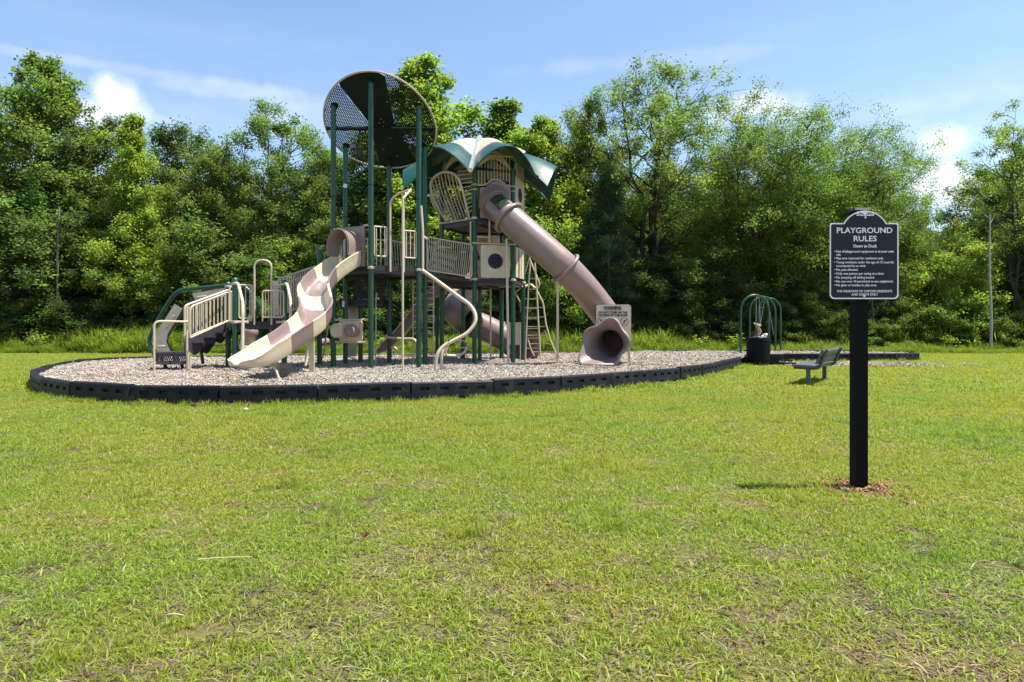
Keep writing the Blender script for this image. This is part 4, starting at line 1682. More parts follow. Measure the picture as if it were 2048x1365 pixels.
# upper right side: tall panel with an oval window
L12 = (V((*Bv[2], 0)) - V((*Bv[1], 0))).length
b = MB(); b.prism([E12(.06, ZH - .02, .03), E12(.94, ZH - .02, .03), E12(.94, ZH + 1.05, .03), E12(.06, ZH + 1.05, .03)], .03, n12); op_ = b.build('window_panel', TANP, play)
b = MB(); b.prism([E12(.5 + .17 * math.cos(R(a)), ZH + .66 + .17 * math.sin(R(a)), .05) for a in range(0, 360, 15)], .012, n12); b.build('porthole', NAVY, op_)
b = MB(); b.prism([E12(.5 + .10 * math.cos(R(a)), ZH + .25 + .10 * math.sin(R(a)), .05) for a in range(90, 450, 120)], .012, n12); b.build('triangle_window', NAVY, op_)
b = MB()
for k in range(7):
    t = .12 + k * .125
    b.bar(E12(t, ZH + .98, .05), E12(t, ZH + 1.45, .05), .02, .012, n12)
b.bar(E12(.06, ZH + 1.45, .05), E12(.94, ZH + 1.45, .05), .03, .02)
b.build('slatted_top', TAN, op_)

# tube slide entry panel and barrier over it
b = MB()
b.prism([EB(t, z, .05) for t, z in ((.13, ZH - .02), (.92, ZH - .02), (.92, ZH + .74), (.70, ZH + .84), (.56, ZH + .88), (.42, ZH + .84), (.28, ZH + .72), (.13, ZH + .70))], .05, EBn)
tube_o = b.build('tube_slide', BROWN, play)
bars = pipe('guardrail', [EB(.06, ZH + .76, .03), EB(.30, ZH + .78, .03), EB(.42, ZH + .92, .03), EB(.66, ZH + .92, .03), EB(.80, ZH + .80, .03), EB(.98, ZH + .78, .03)], .018)
pipe('rail', [EB(.06, ZH + 1.50, .03), EB(.98, ZH + 1.50, .03)], .016, bars)
for k in range(11):
    t = .10 + k * .08
    z0 = ZH + (.78 if t < .3 or t > .82 else .92)
    b = MB(); b.tube([EB(t, z0, .03), EB(t, ZH + 1.50, .03)], .010, 6); b.build('baluster', TAN, bars)

# tube: hood, window section, two collars, long run, elbow, flared exit
ax = catmull([W(984, 402, 16.42), W(1000, 418, 16.15), W(1017, 436, 15.95), W(1060, 474, 15.85), W(1100, 509, 15.8), W(1131, 537, 15.82), W(1160, 567, 16.0), W(1187, 599, 16.3),
              W(1209, 628, 16.5), W(1225, 652, 16.55), W(1233, 671, 16.36), W(1231, 683, 16.05), W(1221, 688, 15.72)], 8)
NA = len(ax) - 1
TRAD = .345


def tube_piece(name, i0, i1, r, parent, mat, n=32, thick=.02, rfun=None):
    P = ax[i0:i1 + 1]
    rs = [rfun(k / (len(P) - 1)) if rfun else r for k in range(len(P))]
    b = MB(); b.tube(P, rs, n, cap=False)
    b.tube(P, [q - thick for q in rs], n, cap=False)
    return b.build(name, mat, parent)


tube_piece('tube_section', 0, 16, TRAD, tube_o, BROWN, rfun=lambda t: .33 - .02 * t)
tube_piece('tube_section', 16, 40, TRAD, tube_o, BROWN, rfun=lambda t: .345)
tube_piece('tube_section', 40, 96, TRAD, tube_o, BROWN, rfun=lambda t: .345)
for i, r_ in ((16, .36), (40, .36)):
    d = (ax[i + 1] - ax[i - 1]).normalized()
    q = d.to_track_quat('Z', 'Y').to_matrix()
    b = MB()
    ring = [ax[i] + q @ V((math.cos(R(a)) * (r_ + .03), math.sin(R(a)) * (r_ + .03), 0)) for a in range(0, 360, 8)]
    b.tube(ring, .042, 10, closed=True); b.build('tube_collar', BROWN, tube_o)
# raised rim where the window piece leaves the hood
d = (ax[5] - ax[3]).normalized(); q = d.to_track_quat('Z', 'Y').to_matrix()
b = MB(); b.tube([ax[4] + q @ V((math.cos(R(a)) * .345, math.sin(R(a)) * .345, 0)) for a in range(0, 360, 8)], .022, 8, closed=True); b.build('tube_rim', BROWN, tube_o)
# domed hood in front of the panel
hd = MB()
gr = []
for k in range(9):
    t = k / 8
    row = []
    cc = EB(.52, ZH + .36, .07).lerp(ax[4], t)
    for a in range(0, 361, 12):
        e1 = (EB(1, 0, 0) - EB(0, 0, 0)).normalized()
        q0 = cc + e1 * math.cos(R(a)) * (.40 - .06 * t) + V((0, 0, 1)) * math.sin(R(a)) * (.46 - .12 * t)
        q1 = ax[4] + q @ V((0, 0, 0)) + (e1 * math.cos(R(a)) + V((0, 0, 1)) * math.sin(R(a))).normalized() * .34
        row.append(q0.lerp(q1, t))
    gr.append(row)
hd.sheet(gr, 0); hd.build('tube_hood', BROWN, tube_o)
# smoked window on the upper front of the tube
wn = MB(); rows = []
for k in range(9):
    i = 6 + k
    d = (ax[i + 1] - ax[i - 1]).normalized()
    side = d.cross(V((0, 0, 1))).normalized()          # to the right of travel
    upv = side.cross(d).normalized()
    rr_ = .33 - .02 * (i / 16) + .006
    fr = V((0, -1, 0)); fr = (fr - d * fr.dot(d)).normalized()
    row = []
    ot = d.cross(fr).normalized()
    if ot.z < 0: ot = -ot
    for a in range(-14, 47, 6):
        row.append(ax[i] + (fr * math.cos(R(a)) + ot * math.sin(R(a))) * rr_)
    rows.append(row)
wn.sheet(rows, .006); wn.build('tube_window', material('smoked_window', (.030, .045, .030), .12, .5, 9, coat=.4), tube_o)

# flared exit: rim rolled outwards, scalloped, floor longer than the roof
dE = (ax[NA] - ax[NA - 3]).normalized(); dE0 = dE.copy(); dE = V((dE.x, dE.y, dE.z * .3)).normalized()
base = ax[NA] - dE0 * .02
rows = []
K = 16
for k in range(K + 1):
    t = k / K
    row = []
    for a in range(0, 361, 6):
        an = R(a)                            # 0 = right side seen from outside, 90 = up
        up_ = math.sin(an)
        ln = .30 + .22 * max(0, -up_) ** 1.2 + .24 * max(0, math.cos(an - R(218))) ** 2 + .04 * math.sin(3 * an + .8)
        fl = TRAD * (1 + .10 * t + .40 * t ** 2.6) + (.048 * math.sin(5 * an + 1.1) + .05 * max(0, math.cos(an - R(205)))) * t * t + (.04 * math.sin(2 * an - .5)) * t * t
        tg = dE0.lerp(dE, min(1, t * 1.5)).normalized()
        sideE = V((-tg.y, tg.x, 0)).normalized()
        upE = sideE.cross(tg).normalized()
        if upE.z < 0: upE = -upE
        p = base + tg * (ln * t) + sideE * (math.cos(an) * fl) + upE * (up_ * fl * (1.0 if up_ > 0 else .95))
        p.z = max(p.z, CZ + .04 + .02 * (1 - t))
        row.append(p)
    rows.append(row)
fx = MB(); fx.sheet(rows, .03)
# rolled lip
fx.tube(rows[-1][:-1], .034, 8, closed=True)
fx.build('flared_exit', BROWN, tube_o)
for s in (-.12, .10):
    c = base + dE * .35 + V((-dE.y, dE.x, 0)) * s
    pipe('exit_foot', [V((c.x, c.y, CZ - .05)), V((c.x, c.y, CZ + .1))], .022, tube_o)
c = ax[40]
pipe('tube_pole', [V((W(1115.5, 570, 15.75).x, 15.75, CZ - .15)), W(1115, 568, 15.75)], .03, tube_o, n=10)
b = MB(); b.box(W(1114, 565, 15.75), (.09, .06, .06)); b.build('pole_bracket', TAN, tube_o)

# leaning bubble cages on the left front of the upper deck
def cage(pA, pB, z, lean, H, shrink=.06):
    a, e = V((*pA, 0)), V((*pB, 0)); d = e - a; L_ = d.length; d.normalize()
    nrm = V((d.y, -d.x, 0)); mid = (a + e) / 2
    hw = L_ / 2 - shrink

    def C(u, h):             # u across -1..1, h 0..1 up the leaning face
        return mid + d * (u * hw) + nrm * (lean * math.sin(h * 1.35)) + V((0, 0, z + H * h))
    arch = [C(-.78, 0), C(-.90, .25), C(-1.0, .5), C(-.98, .72)] + [C(-.98 * math.cos(R(q)), .72 + .28 * math.sin(R(q))) for q in range(15, 180, 15)] + [C(.98, .72), C(1.0, .5), C(.90, .25), C(.78, 0)]
    b = MB(); b.tube(catmull(arch, 3), .030, 8); c = b.build('bubble_cage', TAN, play)
    pipe('cage_sill', [C(-1.0, -.02), C(1.0, -.02)], .024, c)
    for k in range(8):
        u = -.78 + 1.56 * k / 7
        hm = .72 + .28 * math.sqrt(max(0, 1 - (u / .98) ** 2))
        b = MB(); b.tube([C(u * .84, .01), C(u * .95, .4), C(u, .72), C(u, hm)], .010, 6); b.build('bar', TAN, c)
    # side bars back to the posts
    for sgn, pt in ((-1, a), (1, e)):
        for k in range(11):
            h = .10 + .085 * k
            us = .78 + .22 * min(1, h / .5)
            b = MB(); b.tube([C(sgn * us * .98, h), V((pt.x, pt.y, z + H * (h * 1.0 + .10)))], .010, 6); b.build('bar', TAN, c)
    return c


cage(Bv[5], Bv[0], ZH, .50, 1.08)
cage(Bv[4], Bv[5], ZH, .42, .95)
b = MB(); b.prism([EB(-.02, ZH + .02, -.14), EB(.10, ZH + .02, -.14), EB(.10, ZH + .72, -.14), EB(-.02, ZH + .72, -.14)], .03, EBn); b.build('side_panel', BROWN2, play)

# bridge between tower A and tower B
def bridge_rail(P, Q, zp, zq, n, h=.80):
    a, e = V((*P, zp)), V((*Q, zq))
    g = MB(); g.tube(rounded([a + V((0, 0, h)), e + V((0, 0, h)), e + V((0, 0, .03)), a + V((0, 0, .03)), a + V((0, 0, h - .001))], .05), .016, 8)
    g = g.build('bridge_rail', TAN, play)
    for k in range(n):
        t = (k + .5) / n
        p = a.lerp(e, t)
        fan = (e - a).normalized() * (.16 * (t - .35))
        b = MB(); b.tube([p + V((0, 0, .03)) - fan * .6, p + V((0, 0, h)) + fan * .6], .009, 6); b.build('baluster', TAN, g)


bridge_rail((A[2][0] + .06, A[2][1] - .1), (Bv[0][0] - .06, Bv[0][1] - .05), ZA, ZB, 22)
bridge_rail((A[3][0] + .05, A[3][1] + .02), (Bv[5][0] - .03, Bv[5][1] + .05), ZA, ZB, 20)
bd = MB(); bd.prism([V((*A[2], ZA - .06)), V((*Bv[0], ZB - .06)), V((*Bv[5], ZB - .06)), V((*A[3], ZA - .06))], .08, (0, 0, 1)); bd.build('bridge_deck', DECK, play)
lat = MB()      # second lattice panel on the near side
for k in range(12):
    t = .02 + .045 * k
    p = V((A[2][0] + .06, A[2][1] - .02, ZA)).lerp(V((Bv[0][0] - .06, Bv[0][1] + .03, ZB)), t)
    lat.tube([p + V((.0, 0, .05)), p + V((.16, .03, .62 - .1 * (k / 12)))], .008, 5)
lat.tube([V((A[2][0] + .08, A[2][1] - .02, ZA + .72)), V((A[2][0] + .35, A[2][1] + .05, ZA + .60)), V((A[2][0] + .60, A[2][1] + .1, ZA + .57))], .013, 6)
lat.build('lattice_panel', TAN, play)

# upright ladder behind the right front posts of tower A
b = MB(); xl, xr, D = W(826, 600, 16.1), W(867, 600, 16.1), 16.1
b.tube([V((xl.x, D, CZ - .1)), V((xl.x, D, ZA - .05))], .016, 6); b.tube([V((xr.x, D, CZ - .1)), V((xr.x, D, ZA - .05))], .016, 6)
ld = b.build('ladder', TAN, play)
for k in range(14):
    z = .38 + k * .138
    b = MB(); b.tube([V((xl.x, D, z)), V((xr.x, D, z))], .013, 6); b.build('rung', TAN, ld)

# ---- petal roof of tower B
RC = V((-.80, 17.25, 0)); A0 = -95.0


def rp(r, ang, z):
    return RC + V((r * math.cos(R(ang)), r * math.sin(R(ang)), z))


def petal(k, r0, r1, z0, z1, b0, b1, nose, mat, name, thick=.022, parent=None):
    """barrel-vaulted petal between two ribs: r, base height and bulge run from the inner to the outer end; the lip reaches out by nose in the middle"""
    am = A0 + 60 * k + 30
    rows = []
    for i in range(10):
        t = i / 9
        row = []
        zb_ = z0 + (z1 - z0) * (t * .6 + .4 * t * t)
        bu = b0 + (b1 - b0) * t
        for j in range(17):
            u = -1 + 2 * j / 16
            r = r0 + (r1 - r0) * t
            hw = math.tan(R(28.0)) * r
            r += nose * t * (1 - u * u)
            c = RC + V((math.cos(R(am)), math.sin(R(am)), 0)) * r + V((-math.sin(R(am)), math.cos(R(am)), 0)) * (u * hw)
            row.append(c + V((0, 0, zb_ + bu * (1 - abs(u) ** 1.9))))
        rows.append(row)
    b = MB(); b.sheet(rows, thick)
    o = b.build(name, mat, parent)
    e = MB(); e.tube(rows[-1], .016, 6); e.build('petal_lip', mat, o)
    return o


fr = MB()
fr.lathe([(.22, 5.62), (.24, 5.74), (.15, 5.83), (.001, 5.85)], RC, 18)
roofB = fr.build('petal_roof', TANP, play)
for k in range(6):
    a = A0 + 60 * k
    b = MB()
    pts = [rp(.12, a, 5.86), rp(.5, a, 5.66), rp(1.0, a, 5.25), rp(1.72, a, 4.66)]
    b.tube(catmull(pts, 4), .065 if k == 0 else .045, 6); b.build('roof_rib', GREENR if k else material('rib_sun_glint', (.50, .52, .50), .25, .05, 9, metal=.6), roofB)  # front rib alone made pale: the sun's reflection is put into its colour
    am = a + 30
    c = petal(k, .10, .98, 5.74, 5.12, .04, .36, .16, TANP, 'roof_petal', parent=roofB)
    far_ = k in (1, 2, 3, 4)
    petal(k, .62, 1.72 if far_ else 1.50, 5.30, 4.42 if far_ else 4.66, .20, .66 if far_ else .58, .20 if far_ else .26, GREENR, 'eave_petal', parent=roofB)
    b = MB()       # rafters under the petal
    b.bar(rp(.2, am, 5.6), rp(1.1, am, 5.30), .05, .04); b.build('rafter', GREEND, roofB)
    b = MB(); b.bar(rp(1.05, a, 4.86), rp(1.05, a + 60, 4.86), .05, .05); b.build('ring_beam', GREEND, roofB)
# tan gable panels with cut-outs under the eaves
for k in range(6):
    a = A0 + 60 * k
    b = MB()
    p, q = rp(.98, a + 6, 0), rp(.98, a + 54, 0)
    arc = [p.lerp(q, i / 10) + V((0, 0, 4.98 + .36 * math.sin(math.pi * i / 10))) for i in range(11)]
    arc2 = [p.lerp(q, i / 10) + V((0, 0, 4.92 + .20 * math.sin(math.pi * i / 10))) for i in range(11)]
    nrm = (rp(1, a + 30, 0) - rp(0, a + 30, 0)).normalized()
    for i in range(10):
        b.prism([arc2[i], arc2[i + 1], arc[i + 1], arc[i]], .02, nrm)
    b.build('gable_panel', TANP, roofB)

# ---- rear: spiral tube slide, open brown slide, twisted ladder
sp = catmull([W(972, 434, 18.4), W(974, 478, 19.1), W(985, 520, 20.0), W(962, 556, 20.4), W(928, 592, 20.0), W(912, 620, 19.2), W(930, 640, 18.8), W(965, 654, 18.9), W(1000, 672, 19.0), W(1030, 690, 19.0), W(1055, 700, 18.7)], 7)
b = MB(); b.tube(sp[:18], .37, 24, cap=False); so2 = b.build('spiral_tube_slide', BROWN2, play)
b = MB(); b.tube(sp[18:44], [.38] * 26, 24, cap=False); b.build('tube_section', BROWN2, so2)
b = MB(); b.tube(sp[44:62], .36, 24, cap=False); b.build('tube_section', BROWN, so2)
b = MB(); P = sp[60:]; b.tube(P, [.36 + .18 * (k / (len(P) - 1)) ** 2 for k in range(len(P))], 24, cap=False); b.build('flared_exit', BROWN, so2)
for i in (46, 55):
    d = (sp[i + 1] - sp[i - 1]).normalized(); q = d.to_track_quat('Z', 'Y').to_matrix()
    b = MB(); b.tube([sp[i] + q @ V((math.cos(R(a)) * .38, math.sin(R(a)) * .38, 0)) for a in range(0, 360, 12)], .03, 8, closed=True); b.build('tube_collar', BROWN, so2)
# pale rear panel and pole beside the exit
b = MB(); b.prism([W(1018, 645, 18.3), W(1042, 645, 18.3), W(1042, 690, 18.3), W(1018, 690, 18.3)], .03, (0, 1, 0)); b.build('side_panel', TANP, play)
pipe('support_pole', [W(1041, 716, 18.2), W(1041, 650, 18.2)], .022)

os_ = [W(890, 585, 18.6), W(866, 598, 18.7), W(845, 622, 18.9), W(822, 652, 19.1), W(798, 680, 19.25), W(776, 698, 19.35), W(757, 706, 19.4)]
oc = catmull(os_, 5)
g = []
for i, p in enumerate(oc):
    d = (oc[min(i + 1, len(oc) - 1)] - oc[max(i - 1, 0)]).normalized()
    s = V((0, 1, 0)); up_ = d.cross(s).normalized()
    if up_.z < 0: up_ = -up_
    e = min(1, (len(oc) - 1 - i) / 5)
    g.append([p + s * x + up_ * (z * (.35 + .65 * e)) for x, z in ((-.32, .20), (-.30, .24), (-.27, .2), (-.22, .0), (0, -.02), (.22, .0), (.27, .2), (.30, .24), (.32, .2))])
b = MB(); b.sheet(g, .02); b.build('straight_slide', BROWN2, play)
# brown slide tip and pale roll behind the left tower
b = MB(); b.tube([W(640, 686, 17.4), W(655, 684, 17.6)], .10, 12); b.build('slide_roll', BROWN, play)

# twisted ladder at the right of tower B
D0, D1 = 16.6, 17.6
lads = [([(1061, 522), (1058, 560), (1054, 640), (1050.5, 724)], D0), ([(1069.6, 526), (1073, 575), (1077, 650), (1081, 718)], D0),
        ([(1059, 518), (1070, 545), (1080, 570), (1073, 580), (1086, 606), (1091.5, 648), (1101, 682), (1113, 709), (1113, 719)], D1),
        ([(1060, 512), (1041, 577), (1030, 585), (1041, 606), (1042, 625)], D1), ([(1056, 680), (1063, 702), (1068.5, 712)], D1)]
b = MB(); b.tube(rounded([W(x, y, lads[0][1]) for x, y in lads[0][0]], .1), .020, 8); tl = b.build('twisted_ladder', TAN, play)
for pts, D in lads[1:]:
    pipe('ladder_rail', [W(x, y, D) for x, y in pts], .021, tl, rr=.06)
pipe('ladder_rail', [V((*Bv[2], 2.12)), W(1062, 569, D1), W(1071, 578, D1 - .5)], .032, tl)
for y, x0, x1, d in ((558, 1060.5, 1070, D0), (579, 1057, 1073, D0), (599, 1056, 1074.5, D0), (618, 1055, 1075.5, D0), (638, 1054, 1077, D0), (658, 1053, 1078, D0), (677, 1052.5, 1079, D0), (697, 1051.5, 1080, D0), (598, 1050, 1082, D1), (616, 1050, 1087, D1),
                     (635, 1051, 1089, D1), (654, 1052, 1092.5, D1), (671, 1053, 1097, D1), (688, 1058, 1103, D1), (704, 1064, 1111, D1)):
    b = MB(); b.tube([W(x0, y, d), W(x1, y - .6, d)], .013, 6); b.build('rung', TAN, tl)
# ------------------------------------------------------------------ lettering


def lettering(text, M, size, mat, parent, align='CENTER', bold=0.0, width=None, name='lettering', ext=.0012, spacing=1.0):
    """text as a thin raised mesh; M maps local x, y (along and up the panel) and z (towards the reader) to the place"""
    cu = bpy.data.curves.new(name, 'FONT')
    cu.body = text
    cu.size = size
    cu.align_x = align
    cu.align_y = 'CENTER'
    cu.offset = bold
    cu.extrude = ext
    cu.space_character = spacing
    cu.resolution_u = 3
    tmp = bpy.data.objects.new('tmp_text', cu)
    SC.collection.objects.link(tmp)
    bpy.context.view_layer.update()
    dg = bpy.context.evaluated_depsgraph_get()
    me = bpy.data.meshes.new_from_object(tmp.evaluated_get(dg))
    bpy.data.objects.remove(tmp)
    xs_ = [v.co.x for v in me.vertices]
    k = 1.0
    if width and xs_ and align == 'CENTER':
        k = width / (max(xs_) - min(xs_))
    for v in me.vertices:
        v.co.x *= k
        v.co = M @ v.co
    me.materials.clear(); me.materials.append(mat)
    me.name = name
    return link(name, me, parent)


# ------------------------------------------------------------------ playground rules sign
SX, SY = SIGNPOS
PXM = F / 4.265                      # pixels per metre at the face of the sign
sign = empty('playground_sign', (SX, SY, 0), 'dark slate playground rules sign with white lettering on a square black post', 'sign')
b = MB()
w_ = .078
b.box((SX - .001, SY + .02, .83), (w_, w_, 1.82))
b.build('post', BLACK, sign)
b = MB(); b.box((SX, SY + .02, 1.748), (.112, .112, .018)); b.lathe([(.079, 0), (.052, .018), (.0001, .022)], (SX, SY + .02, 1.757), 4, Matrix.Rotation(R(45), 3, 'Z'), False)
b.build('post_cap', BLACK, sign)
FY = SY - .035                       # front face of the panel


def SP(px, py, d=0.0):
    return Vector(((px - 1024) * 4.265 / F, FY - d, 1.0 - (py - 662) * 4.265 / F))


def sign_outline(i=0.0):
    """outline in photograph pixels, inset by i"""
    o = []
    x0, x1, y0, y1 = 1660.5 + i, 1798.5 - i, 446 + i, 598.5 - i
    r = 9 - i * .5
    for cx, cy, a0 in ((x1 - r, y1 - r, 0), (x0 + r, y1 - r, 90)):
        for k in range(7):
            a = R(a0 + 15 * k); o.append((cx + r * math.cos(a), cy + r * math.sin(a)))
    r2 = 3.5
    for k in range(4):
        a = R(180 + 30 * k); o.append((x0 + r2 + r2 * math.cos(a), y0 + r2 + r2 * math.sin(a)))
    o.append((1684 + i * .4, y0))
    # arched head
    cx, cy, ra = 1731.5, 470.5, 49.5 - i
    a_s = math.asin(min(1, (cy - y0 - (-0)) / ra)) if False else 0
    for k in range(19):
        t = -1 + 2 * k / 18
        ang = R(270 + t * 62)
        o.append((cx + ra * math.cos(ang), cy + ra * math.sin(ang)))
    o.append((1779 - i * .4, y0))
    for k in range(4):
        a = R(270 + 30 * k); o.append((x1 - r2 + r2 * math.cos(a), y0 + r2 + r2 * math.sin(a)))
    return o


b = MB(); b.prism([SP(x, y, -.002) for x, y in sign_outline(.6)], .006, (0, 1, 0)); panel = b.build('sign_panel', SIGNF, sign)
o0, o1 = sign_outline(0), sign_outline(2.6)
b = MB()
nn = len(o0)
for i in range(nn):
    j = (i + 1) % nn
    b.add([SP(*o0[i], .0016), SP(*o0[j], .0016), SP(*o1[j], .0016), SP(*o1[i], .0016)], [(0, 1, 2, 3)])
b.build('sign_border', SIGNW, panel)
# scroll ornament: two mirrored double spirals meeting under a small leaf
for sgn in (-1, 1):
    b = MB()
    for (cx, cy, r0, turns, st) in ((7.0, 427.5, 4.0, 1.6, 0.2), (15.0, 428.3, 3.2, 1.4, .6)):
        pts = []
        for k in range(26):
            t = k / 25
            a = st + t * turns * 2 * math.pi
            rr_ = r0 * (1 - .78 * t)
            pts.append(SP(1731.5 + sgn * (cx + rr_ * math.cos(a)), cy + rr_ * math.sin(a), .002))
        b.tube(pts, .0015, 5)
    b.tube([SP(1731.5, 430, .002), SP(1731.5 + sgn * 3, 431.5, .002), SP(1731.5 + sgn * 8, 431.3, .002), SP(1731.5 + sgn * 14, 431.2, .002), SP(1731.5 + sgn * 17.5, 429.5, .002)], .0014, 5)
    b.build('scroll', SIGNW, panel)
b = MB(); b.prism([SP(x, y, .001) for x, y in ((1725, 421.5), (1738, 421.5), (1735, 426), (1731.5, 432), (1728, 426))], .002, (0, 1, 0)); b.build('scroll_leaf', SIGNW, panel)
for x, y in ((1731.7, 435.6), (1729.5, 593.5)):
    b = MB(); b.lathe([(.008, 0), (.0075, .003), (.004, .005), (.0001, .0055)], SP(x, y, .001), 12, Matrix.Rotation(R(90), 3, 'X')); b.build('bolt', STEEL, panel)


def sign_text(txt, cx, cy, px_h, align='CENTER', bold=0.0, width=None):
    c = SP(cx, cy, .0026)
    M = Matrix.Translation(c) @ Matrix.Rotation(R(90), 4, 'X')
    return lettering(txt, M, px_h / PXM, SIGNW, panel, align, bold, (width / PXM) if width else None, ext=.0008)


sign_text('PLAYGROUND', 1730, 461.5, 15.5, bold=.0006, width=111)
sign_text('RULES', 1731, 478, 15.5, bold=.0006, width=46)
sign_text('Dawn to Dusk', 1731, 492.5, 8.6, bold=.0004, width=47)
for txt, y, w in (('Use of playground equipment is at your own', 503.3, 115.5), ('risk.', 509.8, 0), ('Play area reserved for residents only.', 516.9, 95), ('Young residents under the age of 12 must be', 524.9, 115.5), ('accompanied by an adult.', 532.2, 0),
                  ('No pets allowed.', 539.8, 44), ('Only one person per swing at a time.', 547.6, 96), ('No jumping off sliding board.', 555.4, 77), ('No one over 18 permitted to use equipment.', 563.2, 114.5), ('No glass or bottles in play area.', 570.8, 81.5)):
    if w:
        sign_text('\u2022', 1670.6, y, 6.8, bold=.0002)
        sign_text(txt, 1673.2 + w / 2, y, 6.5, bold=.00022, width=w)
    else:
        sign_text(txt, 1673.2, y, 5.9, 'LEFT', bold=.00022)
sign_text('THE MEADOWS OF OXFORD RESIDENTS', 1730, 583, 6.4, bold=.00022, width=111)
sign_text('AND GUESTS ONLY', 1730.5, 589.6, 6.4, bold=.00022, width=53)

# reddish mulch round the foot of the post
rg = np.random.default_rng(6)
m = 230
ang = rg.uniform(0, 6.28, m); rad = np.abs(rg.normal(0, .19, m))
pt = np.stack([SX + rad * np.cos(ang) * 1.25, SY + .02 + rad * np.sin(ang), np.full(m, .008)], 1)
mm = material('red_mulch', (.27, .14, .075), .9, .25, 30)
mb = MB()
for k in range(3):
    mb.box((random.Random(k).uniform(-.02, .02), random.Random(k + 9).uniform(-.02, .02), .004), (.032, .009, .005), Matrix.Rotation(k * 1.1, 3, 'Z') @ Matrix.Rotation(.3, 3, 'Y'))
scatter('red_mulch', pt, np.stack([rg.normal(0, .3, m), rg.normal(0, .3, m), rg.uniform(0, 6.28, m)], 1), rg.uniform(.5, 1.1, m), [mb.mesh('mulch_bits', mm)])

# ------------------------------------------------------------------ warning board by the tube exit
wd = 15.95
wsg = empty('warning_sign', (W(1258, 700, wd).x, wd, CZ), 'tan warning board with dark lettering behind the flared tube slide exit', 'sign')


def WP(px, py, d=0.0):
    p = W(px, py, wd); p.y -= d
    return p


out = []
for cx, cy, a0 in ((1259, 613, 270), ):
    pass
out = [(1192.5, 668), (1192.5, 613), (1193.6, 610.8), (1196, 610), (1256, 609.5), (1261, 611.5), (1262, 614), (1262, 682), (1253, 676), (1244, 660), (1215, 655)]
b = MB(); b.prism([WP(x, y) for x, y in out], .022, (0, 1, 0)); wp = b.build('sign_panel', TANP, wsg)
b = MB(); b.bar(WP(1258.5, 728, -.03), WP(1258.5, 618, -.03), .045, .035, (0, 1, 0)); b.build('post', TAN, wsg)


def wtext(txt, cx, cy, px_h, width, bold=.004):
    M = Matrix.Translation(WP(cx, cy, .0135)) @ Matrix.Rotation(R(90), 4, 'X')
    return lettering(txt, M, px_h * wd / F, INK, wp, 'CENTER', bold, width * wd / F, ext=.002)


wtext('WARNING', 1225, 616.5, 8.6, 35.5, .006)
wtext('DO NOT CLIMB ON THE', 1225.5, 625.7, 5.8, 57)
wtext('OUTSIDE OF THIS SLIDE', 1225.5, 631.4, 5.8, 58.5)
b = MB(); b.bar(WP(1208, 620.9, .014), WP(1243, 620.5, .014), .010, .004, (0, 1, 0)); b.build('underline', INK, wp)
for cx, cy, fl in ((1202.5, 643, -1), (1248.5, 644.5, 1)):
    b = MB()
    b.tube([WP(cx + 7.6 * math.cos(R(a)), cy + 8.4 * math.sin(R(a)), .013) for a in range(0, 360, 12)], .006, 5, closed=True)
    b.tube([WP(cx - 5.2, cy + fl * 5.8, .013), WP(cx + 5.2, cy - fl * 5.8, .013)], .007, 5)
    # little climbing figure
    b.lathe([(.016, 0), (.016, .004)], WP(cx, cy - 3, .013), 8, Matrix.Rotation(R(90), 3, 'X'), False)
    b.tube([WP(cx, cy - 1.6, .013), WP(cx - .4, cy + 1.8, .013), WP(cx + 2.2, cy + 4.2, .013)], .007, 5)
    b.tube([WP(cx, cy - 1, .013), WP(cx + 2.6, cy - 1.8, .013)], .006, 5)
    b.tube([WP(cx, cy - .6, .013), WP(cx - 2.4, cy + .6, .013)], .006, 5)
    b.build('prohibition_symbol', INK, wp)

# ------------------------------------------------------------------ bench
bd_ = Vector((1.0, 1.52, 0)).normalized()           # along the seat, away from the camera
bn = Vector((-bd_.y, bd_.x, 0))                     # the way a sitter faces
BO = Vector((W(1618, 772, 12.4).x + .13, 12.4, 0)) - bd_ * .02
bench = empty('park_bench', BO, 'dark grey metal park bench with curved back frames on the grass beside the bin', 'bench')
BL = 1.75


def BP(s, f, z):
    return BO + bd_ * s + bn * f + Vector((0, 0, z * .78))


def plank(f0, z0, f1, z1, th, name):
    """coated perforated sheet rolled at the long edges"""
    d = Vector((f1 - f0, z1 - z0)); d.normalize(); nf, nz_ = -d.y, d.x
    prof = [(f0 - nf * 0 + nf * th, z0 + nz_ * th)] if False else None
    b = MB()
    sect = []
    for t in np.linspace(0, 1, 7):
        e = 0.012 * (1 - abs(2 * t - 1) ** 6)
        sect.append((f0 + (f1 - f0) * t + nf * e, z0 + (z1 - z0) * t + nz_ * e))
    sect = [(sect[0][0] - nf * .035, sect[0][1] - nz_ * .035)] + sect + [(sect[-1][0] - nf * .035, sect[-1][1] - nz_ * .035)]
    grid = [[BP(s, f, z) for f, z in sect] for s in (-.12, -.115, .3, .8, 1.3, BL + .135, BL + .14)]
    b.sheet(grid, .006)
    for s in (-.12, BL + .14):
        b.prism([BP(s, f, z) for f, z in sect], .008, bd_)
    return b.build(name, GREYB, bench)


plank(-.02, .455, .38, .475, .03, 'seat')
plank(-.035, .515, -.085, .655, .03, 'backrest')
plank(-.092, .680, -.140, .825, .03, 'backrest')
for s in (.0, BL):
    b = MB()
    cv = catmull([BP(s, .38, .425), BP(s, .2, .415), BP(s, .04, .41), BP(s, -.05, .44), BP(s, -.085, .53), BP(s, -.12, .66), BP(s, -.165, .80), BP(s, -.20, .835)], 4)
    b.tube(cv, .030, 8); b.build('back_frame', GREYB, bench)
    b = MB(); b.bar(BP(s, .13, -.08), BP(s, .13, .42), .075, .05, bd_); b.build('leg', GREYB, bench)

